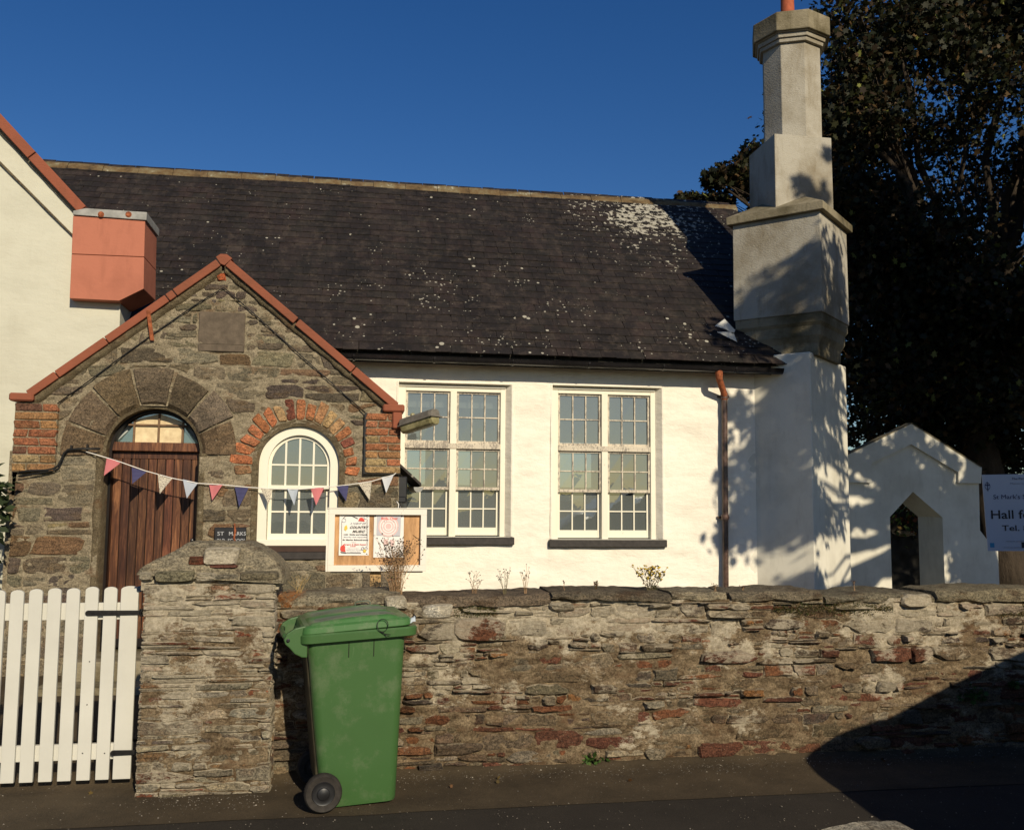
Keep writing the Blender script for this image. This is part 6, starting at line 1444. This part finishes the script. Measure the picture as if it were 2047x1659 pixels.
mb.build('limbs',M['bark'],rt,smooth=True)

def small_plant(name,label,cat,c,stems,h,spread,mat,col,leafs=0,lsize=.02,lcol=None,tips=None,seed=0,parent_z=0,thick=.0016,group=None):
    r = random.Random(seed); root = thing(name,label,cat,c,group); mb = MB(); L = []; T_ = []
    for k in range(stems):
        a = r.uniform(0,6.28); sp_ = spread*r.uniform(.2,1); hh = h*r.uniform(.55,1); pts = []
        b0 = Vector(c)+Vector((r.uniform(-1,1)*spread*.2,r.uniform(-1,1)*spread*.1,0))
        for i in range(6):
            t = i/5; pts.append((b0.x+math.cos(a)*sp_*t**1.4+r.uniform(-1,1)*.006*t,b0.y+math.sin(a)*sp_*.5*t**1.4,b0.z+hh*t))
        mb.tube(pts,[thick*1.3,thick*1.2,thick,thick*.85,thick*.7,thick*.5],4); T_.append(pts[-1]); L += [pts[r.randrange(1,6)] for _ in range(leafs)]
        for j in range(2):
            s_ = pts[r.choice([3,4])]; e_ = (s_[0]+r.uniform(-1,1)*spread*.35,s_[1]+r.uniform(-1,1)*spread*.15,s_[2]+hh*r.uniform(.12,.3)); mb.tube([s_,((s_[0]+e_[0])/2,(s_[1]+e_[1])/2,(s_[2]*.45+e_[2]*.55)),e_],[thick*.7,thick*.6,thick*.4],4); T_.append(e_); L += [e_]*(leafs//2)
    mb.build('stems',mat,root)
    if L: leaves_mesh('leaves',M['weed'],np.array(L)+np.random.default_rng(seed).normal(size=(len(L),3))*spread*.06,lsize,lcol,seed,root,lobes=False)
    if tips:
        s = MB()
        for p in T_:
            rr_ = tips[1]*r.uniform(.7,1.3); s.lathe([(rr_*.3,-rr_*.5),(rr_,0),(rr_*.7,rr_*.5)],p,(r.uniform(-.4,.4),r.uniform(-.4,.4),1),6)
        s.build('flower_heads',tips[0],root,kind='stuff')
    return root
dry = simple('dry_stem',(.27,.17,.09),.9,0,.3,10,0); brown = simple('dark_seed',(.05,.035,.03),.9,0,.3,10,0); yel = simple('yellow_flower',(.55,.38,.04),.9,0,.3,10,0); greenst = simple('green_stem',(.12,.10,.05),.9,0,.3,10,0)
def wp(px,py,dy=.1): return at(px,py,YW+dy)
DRYL = [(3,(.10,.075,.03)),(2,(.16,.06,.03)),(1,(.07,.08,.02))]
small_plant('weed_clump','bushy dry weed with many dark seed heads in front of the notice board','weed',wp(792,1188),80,.37,.19,dry,None,3,.014,DRYL,(brown,.0055),1)
small_plant('ragwort','tall spindly weed with yellow flowers on the wall coping','weed',wp(1302,1186),16,.22,.12,greenst,None,5,.024,[(2,(.05,.06,.02)),(2,(.08,.05,.03))],(yel,.009),2,thick=.002)
for k,(px,py,n,h,s_,lab) in enumerate([(948,1188,8,.15,.09,'low wispy dry weed just right of the notice board'),(1008,1188,7,.20,.06,'upright wispy weed with seed heads between board and tall pair'),(1050,1186,6,.20,.05,'slender dry weed below the gap between the hall windows'),
        (1128,1182,2,.08,.01,'single short dark stalk on the raised coping slab'),(1190,1182,4,.075,.02,'small reddish leafy weed under the right sash window'),(1430,1182,3,.06,.04,'tiny crooked weed at the foot of the downpipe'),(1708,1180,3,.07,.03,'sparse weed on the coping below the chimney edge'),(1485,1180,3,.035,.03,'tiny grassy weed on the coping right of the downpipe')]):
    small_plant('weed',lab,'weed',wp(px,py),n,h,s_,dry if k!=1 else greenst,None,5 if k in (4,) else 2,.022 if k in (4,) else .012,DRYL,(brown,.0045) if k!=4 else None,30+k)
# orange dead grass in the corner of pier and wall
small_plant('dead_grass','tangle of orange dead grass where the pier meets the wall','dead grass',at(572,1214,YW-.02),60,.12,.17,simple('orange_straw',(.30,.12,.035),.9,0,.4,10,0),None,0,0,None,None,71,thick=.0008)
small_plant('dead_grass','thin straw stalks standing on the wall coping right of the pier','dead grass',at(596,1186,YW+.1),16,.13,.10,simple('straw',(.34,.24,.10),.9,0,.3,10,0),None,0,0,None,None,72,thick=.001)
GRN = [(3,(.05,.10,.02)),(1,(.08,.12,.03))]
def tuft(label,c,n,sp_,size,seed,name='fern'):
    r = thing(name,label,'plant',c); g_ = np.random.default_rng(seed); leaves_mesh('leaves',M['weed'],np.array(c)+g_.normal(size=(n,3))*sp_*np.array([1,.3,.55]),size,GRN,seed,r,lobes=True)
tuft('small green weed growing at the foot of the rubble wall',at(1182,1518,YW-.03),60,.035,.028,3,'green_weed')
tuft('tiny green sprig in the wall joint below the whitish coping lumps',at(868,1268,YW-.03),24,.012,.015,4,'green_weed')
tuft('pale green fern growing from the shaded part of the wall',at(1945,1388,YW-.04),70,.05,.03,5,'fern')
tuft('small fern at the far right in the shaded wall',at(2025,1368,YW-.04),34,.022,.03,6,'fern')
for xa,xb,yy,sd in ((1545,1785,1216,1),(1990,2100,1222,2),(905,990,1222,3)):
    g_ = np.random.default_rng(sd); n = int((xb-xa)*14); xs_ = g_.uniform(xa,xb,n); o = np.array([at(x,yy+g_.normal()*9*(.4+.6*math.sin((x-xa)/(xb-xa)*math.pi)),YW-.02) for x in xs_]); o[:,1] += g_.normal(size=n)*.012
    ml = leaves_mesh('moss',M['weed'],o,.012,[(2,(.06,.055,.015)),(2,(.09,.07,.02)),(1,(.04,.06,.015))],sd,wall_root,lobes=False,kind='stuff')
# fern bank behind the doorway
fb = thing('fern_bank','clump of ferns and reddish leaves on top of the dark wall inside the doorway','plant',at(1820,1045,YB2))
g_ = np.random.default_rng(2); c = np.array(at(1825,1030,YB2+.1)); leaves_mesh('fronds',M['weed'],c+g_.normal(size=(1300,3))*np.array([.75,.2,.20]),.12,[(3,(.05,.08,.02)),(2,(.12,.04,.02)),(1,(.16,.10,.03))],8,fb,lobes=False)
# shrub at the far left in front of the wing
lsb = thing('corner_shrub','dark leafy shrub at the left edge against the white wing','shrub',at(-60,1180,8.6))
g_ = np.random.default_rng(12); P = np.concatenate([np.array(at(px,py,8.7))+g_.normal(size=(n,3))*r for px,py,r,n in ((-130,1000,.18,420),(-130,1120,.2,420),(-5,980,.05,40),(4,1020,.035,26),(-18,1050,.07,60),(-45,960,.08,60),(-4,1125,.02,6),(14,1000,.02,8))])
leaves_mesh('foliage',M['leaf'],P,.085,[(3,(.02,.03,.012)),(2,(.03,.045,.015))],12,lsb,lobes=False)
mb = MB()
for px,py in ((-130,1000),(-5,980),(4,1020),(-18,1050),(-130,1100)): mb.tube(limb_path(at(-110,1250,8.7),at(px,py,8.7),.1,6,px),[.02,.016,.012,.01,.007,.004],5)
mb.build('stems',M['bark'],lsb)

# foreground boulder by the kerb
q = gz(1712,1662,.08); mb = rough_beam(q[0]-.32,q[0]+.20,q[1]-.30,q[1]-.02,-.02,.145,.03,9,(-.06,.01),(.42,.38,.29),26)
bo = mb.build('roadside_stone',M['cope'],None,smooth='auto',attr=True); tag(bo,'pale lichen covered stone slab at the bottom edge beside the shadow','stone')

# ------------------------------------------------------------------ parked car just outside the right edge (throws the big shadow)
YC = 3.72
car = thing('parked_van','dark parked van standing just beyond the right edge of the photo','van',(5.5,YC-.9,0))
paint = simple('dark_van_paint',(.02,.022,.028),.25,.3,.1,3,0,spec=.6)
cg = simple('van_glass',(.01,.012,.014),.05,0,.1,3,0,spec=.8)
low = [(3.14,.25),(3.12,.46),(3.18,.525),(3.26,.59),(3.325,.69),(3.41,.86),(3.53,1.10),(3.71,1.285),(3.96,1.43),(4.30,1.52),(8.0,1.52),(8.05,1.1),(8.06,.5),(8.0,.25)]
def car_ring(y,ins): return [(x+ins*(1 if x<4.2 else 0)-ins*(1 if x>7.6 else 0),y,z-ins*.25*(z>1.0)) for x,z in low]
mb = MB(); mb.loft([car_ring(YC,.03),car_ring(YC-.05,.0),car_ring(YC-.25,-.02),car_ring(YC-.9,-.06),car_ring(YC-1.6,-.02),car_ring(YC-1.78,.0),car_ring(YC-1.84,.06)]); mb.build('body',paint,car,smooth='auto')
cab = [(4.28,1.49),(4.56,1.612),(4.82,1.73),(5.44,1.97),(5.75,2.02),(7.9,2.02),(8.02,1.49)]
mb = MB(); mb.loft([[(x,y,z) for x,z in cab] for y in (YC-.02,YC-.12,YC-1.72,YC-1.81)]); mb.build('cabin',paint,car,smooth='auto')
for yy in (YC-.012,YC-1.818):
    for pts in ([(4.95,1.56),(5.55,1.88),(6.1,1.92),(6.1,1.55)],[(6.2,1.55),(6.2,1.92),(7.2,1.92),(7.2,1.55)]):
        mb = MB(); mb.xz(pts,yy-.006,yy+.006); mb.build('side_window',cg,car)
mb = MB(); mb.add([(4.40,YC-.2,1.555),(4.40,YC-1.64,1.555),(5.36,YC-1.6,1.955),(5.36,YC-.24,1.955)],[(0,1,2,3)]); mb.build('windscreen',cg,car)
for x in (4.05,7.15):
    for y,d in ((YC+.005,-1),(YC-1.845,1)):
        mb = MB(); mb.lathe([(.2,0),(.31,0),(.33,.04),(.33,.16),(.31,.2)],(x,y,.33),(0,d,0),28); wh = mb.build('wheel',M['rubber'],car,smooth='auto'); s_ = MB(); s_.lathe([(.205,-.002),(.19,.01),(.06,.004),(.01,-.006)],(x,y,.33),(0,d,0),20); s_.build('rim',M['lead'],wh,smooth='auto')
for y in (YC-.25,YC-1.59):
    mb = MB(); mb.bbox((3.315,y-.16,.64),(3.47,y+.10,.80),.02); mb.build('headlight',simple('headlight_lens',(.5,.5,.48),.1,0,.1,3,0,spec=.8),car)
mb = MB(); mb.bbox((3.13,YC-1.35,.34),(3.3,YC-.49,.46),.02); mb.build('grille',M['black'],car)
mb = MB(); mb.bbox((5.0,YC-.01,1.56),(5.14,YC+.12,1.72),.03); mb.build('wing_mirror',paint,car)
# grit swept against the foot of the wall and pier, and on the tarmac
gr = np.random.default_rng(41); gm = MB(); npb = 2600
def gnoise(x,y): return -.004+(float(fbm(x*1.3,y*1.3,3,4))-.5)*.02+max(0,min(.12,y-6.05))*.35
for k in range(npb):
    if k < 1700: x = gr.uniform(-2.3,5.4); y = (6.10 if x > -.5 else 5.82 if x > -1.2 else 6.3)-abs(gr.normal())*.13
    else: x = gr.uniform(-2.3,5.4); y = gr.uniform(4.7,6.1)
    r_ = gr.uniform(.0015,.0042)*(1.7 if gr.random()<.06 else 1); z = gnoise(x,y)+r_*.3
    a = gr.uniform(0,6.28); c_,s_ = math.cos(a)*r_,math.sin(a)*r_
    cc = gr.choice([.10,.16,.24,.38],p=[.35,.35,.2,.1]); gm.col = (cc,cc*.88,cc*.7,0)
    gm.add([(x+c_*1.3,y+s_*1.3,z),(x-s_,y+c_,z+r_*.2),(x-c_*1.2,y-s_*1.2,z),(x+s_,y-c_,z),(x,y,z+r_*.9)],[(0,1,4),(1,2,4),(2,3,4),(3,0,4)])
gmat,nt_,b_ = newmat('loose_grit'); a_ = node(nt_,'ShaderNodeAttribute',attribute_name='tint'); nt_.links.new(a_.outputs['Color'],b_.inputs['Base Color']); b_.inputs['Roughness'].default_value = .9
go = gm.build('grit',gmat,None,attr=True); tag(go,'loose grit and small chippings swept along the foot of the wall','grit',kind='stuff')
lf = thing('fallen_leaves','few brown fallen leaves lying on the tarmac by the wall foot','leaves',(2.5,6.0,0),kind='stuff')
q_ = np.stack([gr.uniform(-2.2,5,34),6.08-np.abs(gr.normal(size=34))*.25,np.full(34,.006)],-1); leaves_mesh('leaves',M['weed'],q_[:16],.026,[(2,(.10,.05,.02)),(1,(.13,.09,.03))],3,lf,kind='stuff')
for o in list(bpy.data.objects):
    if o.type=='EMPTY' and not o.children and 'category' in o: bpy.data.objects.remove(o)
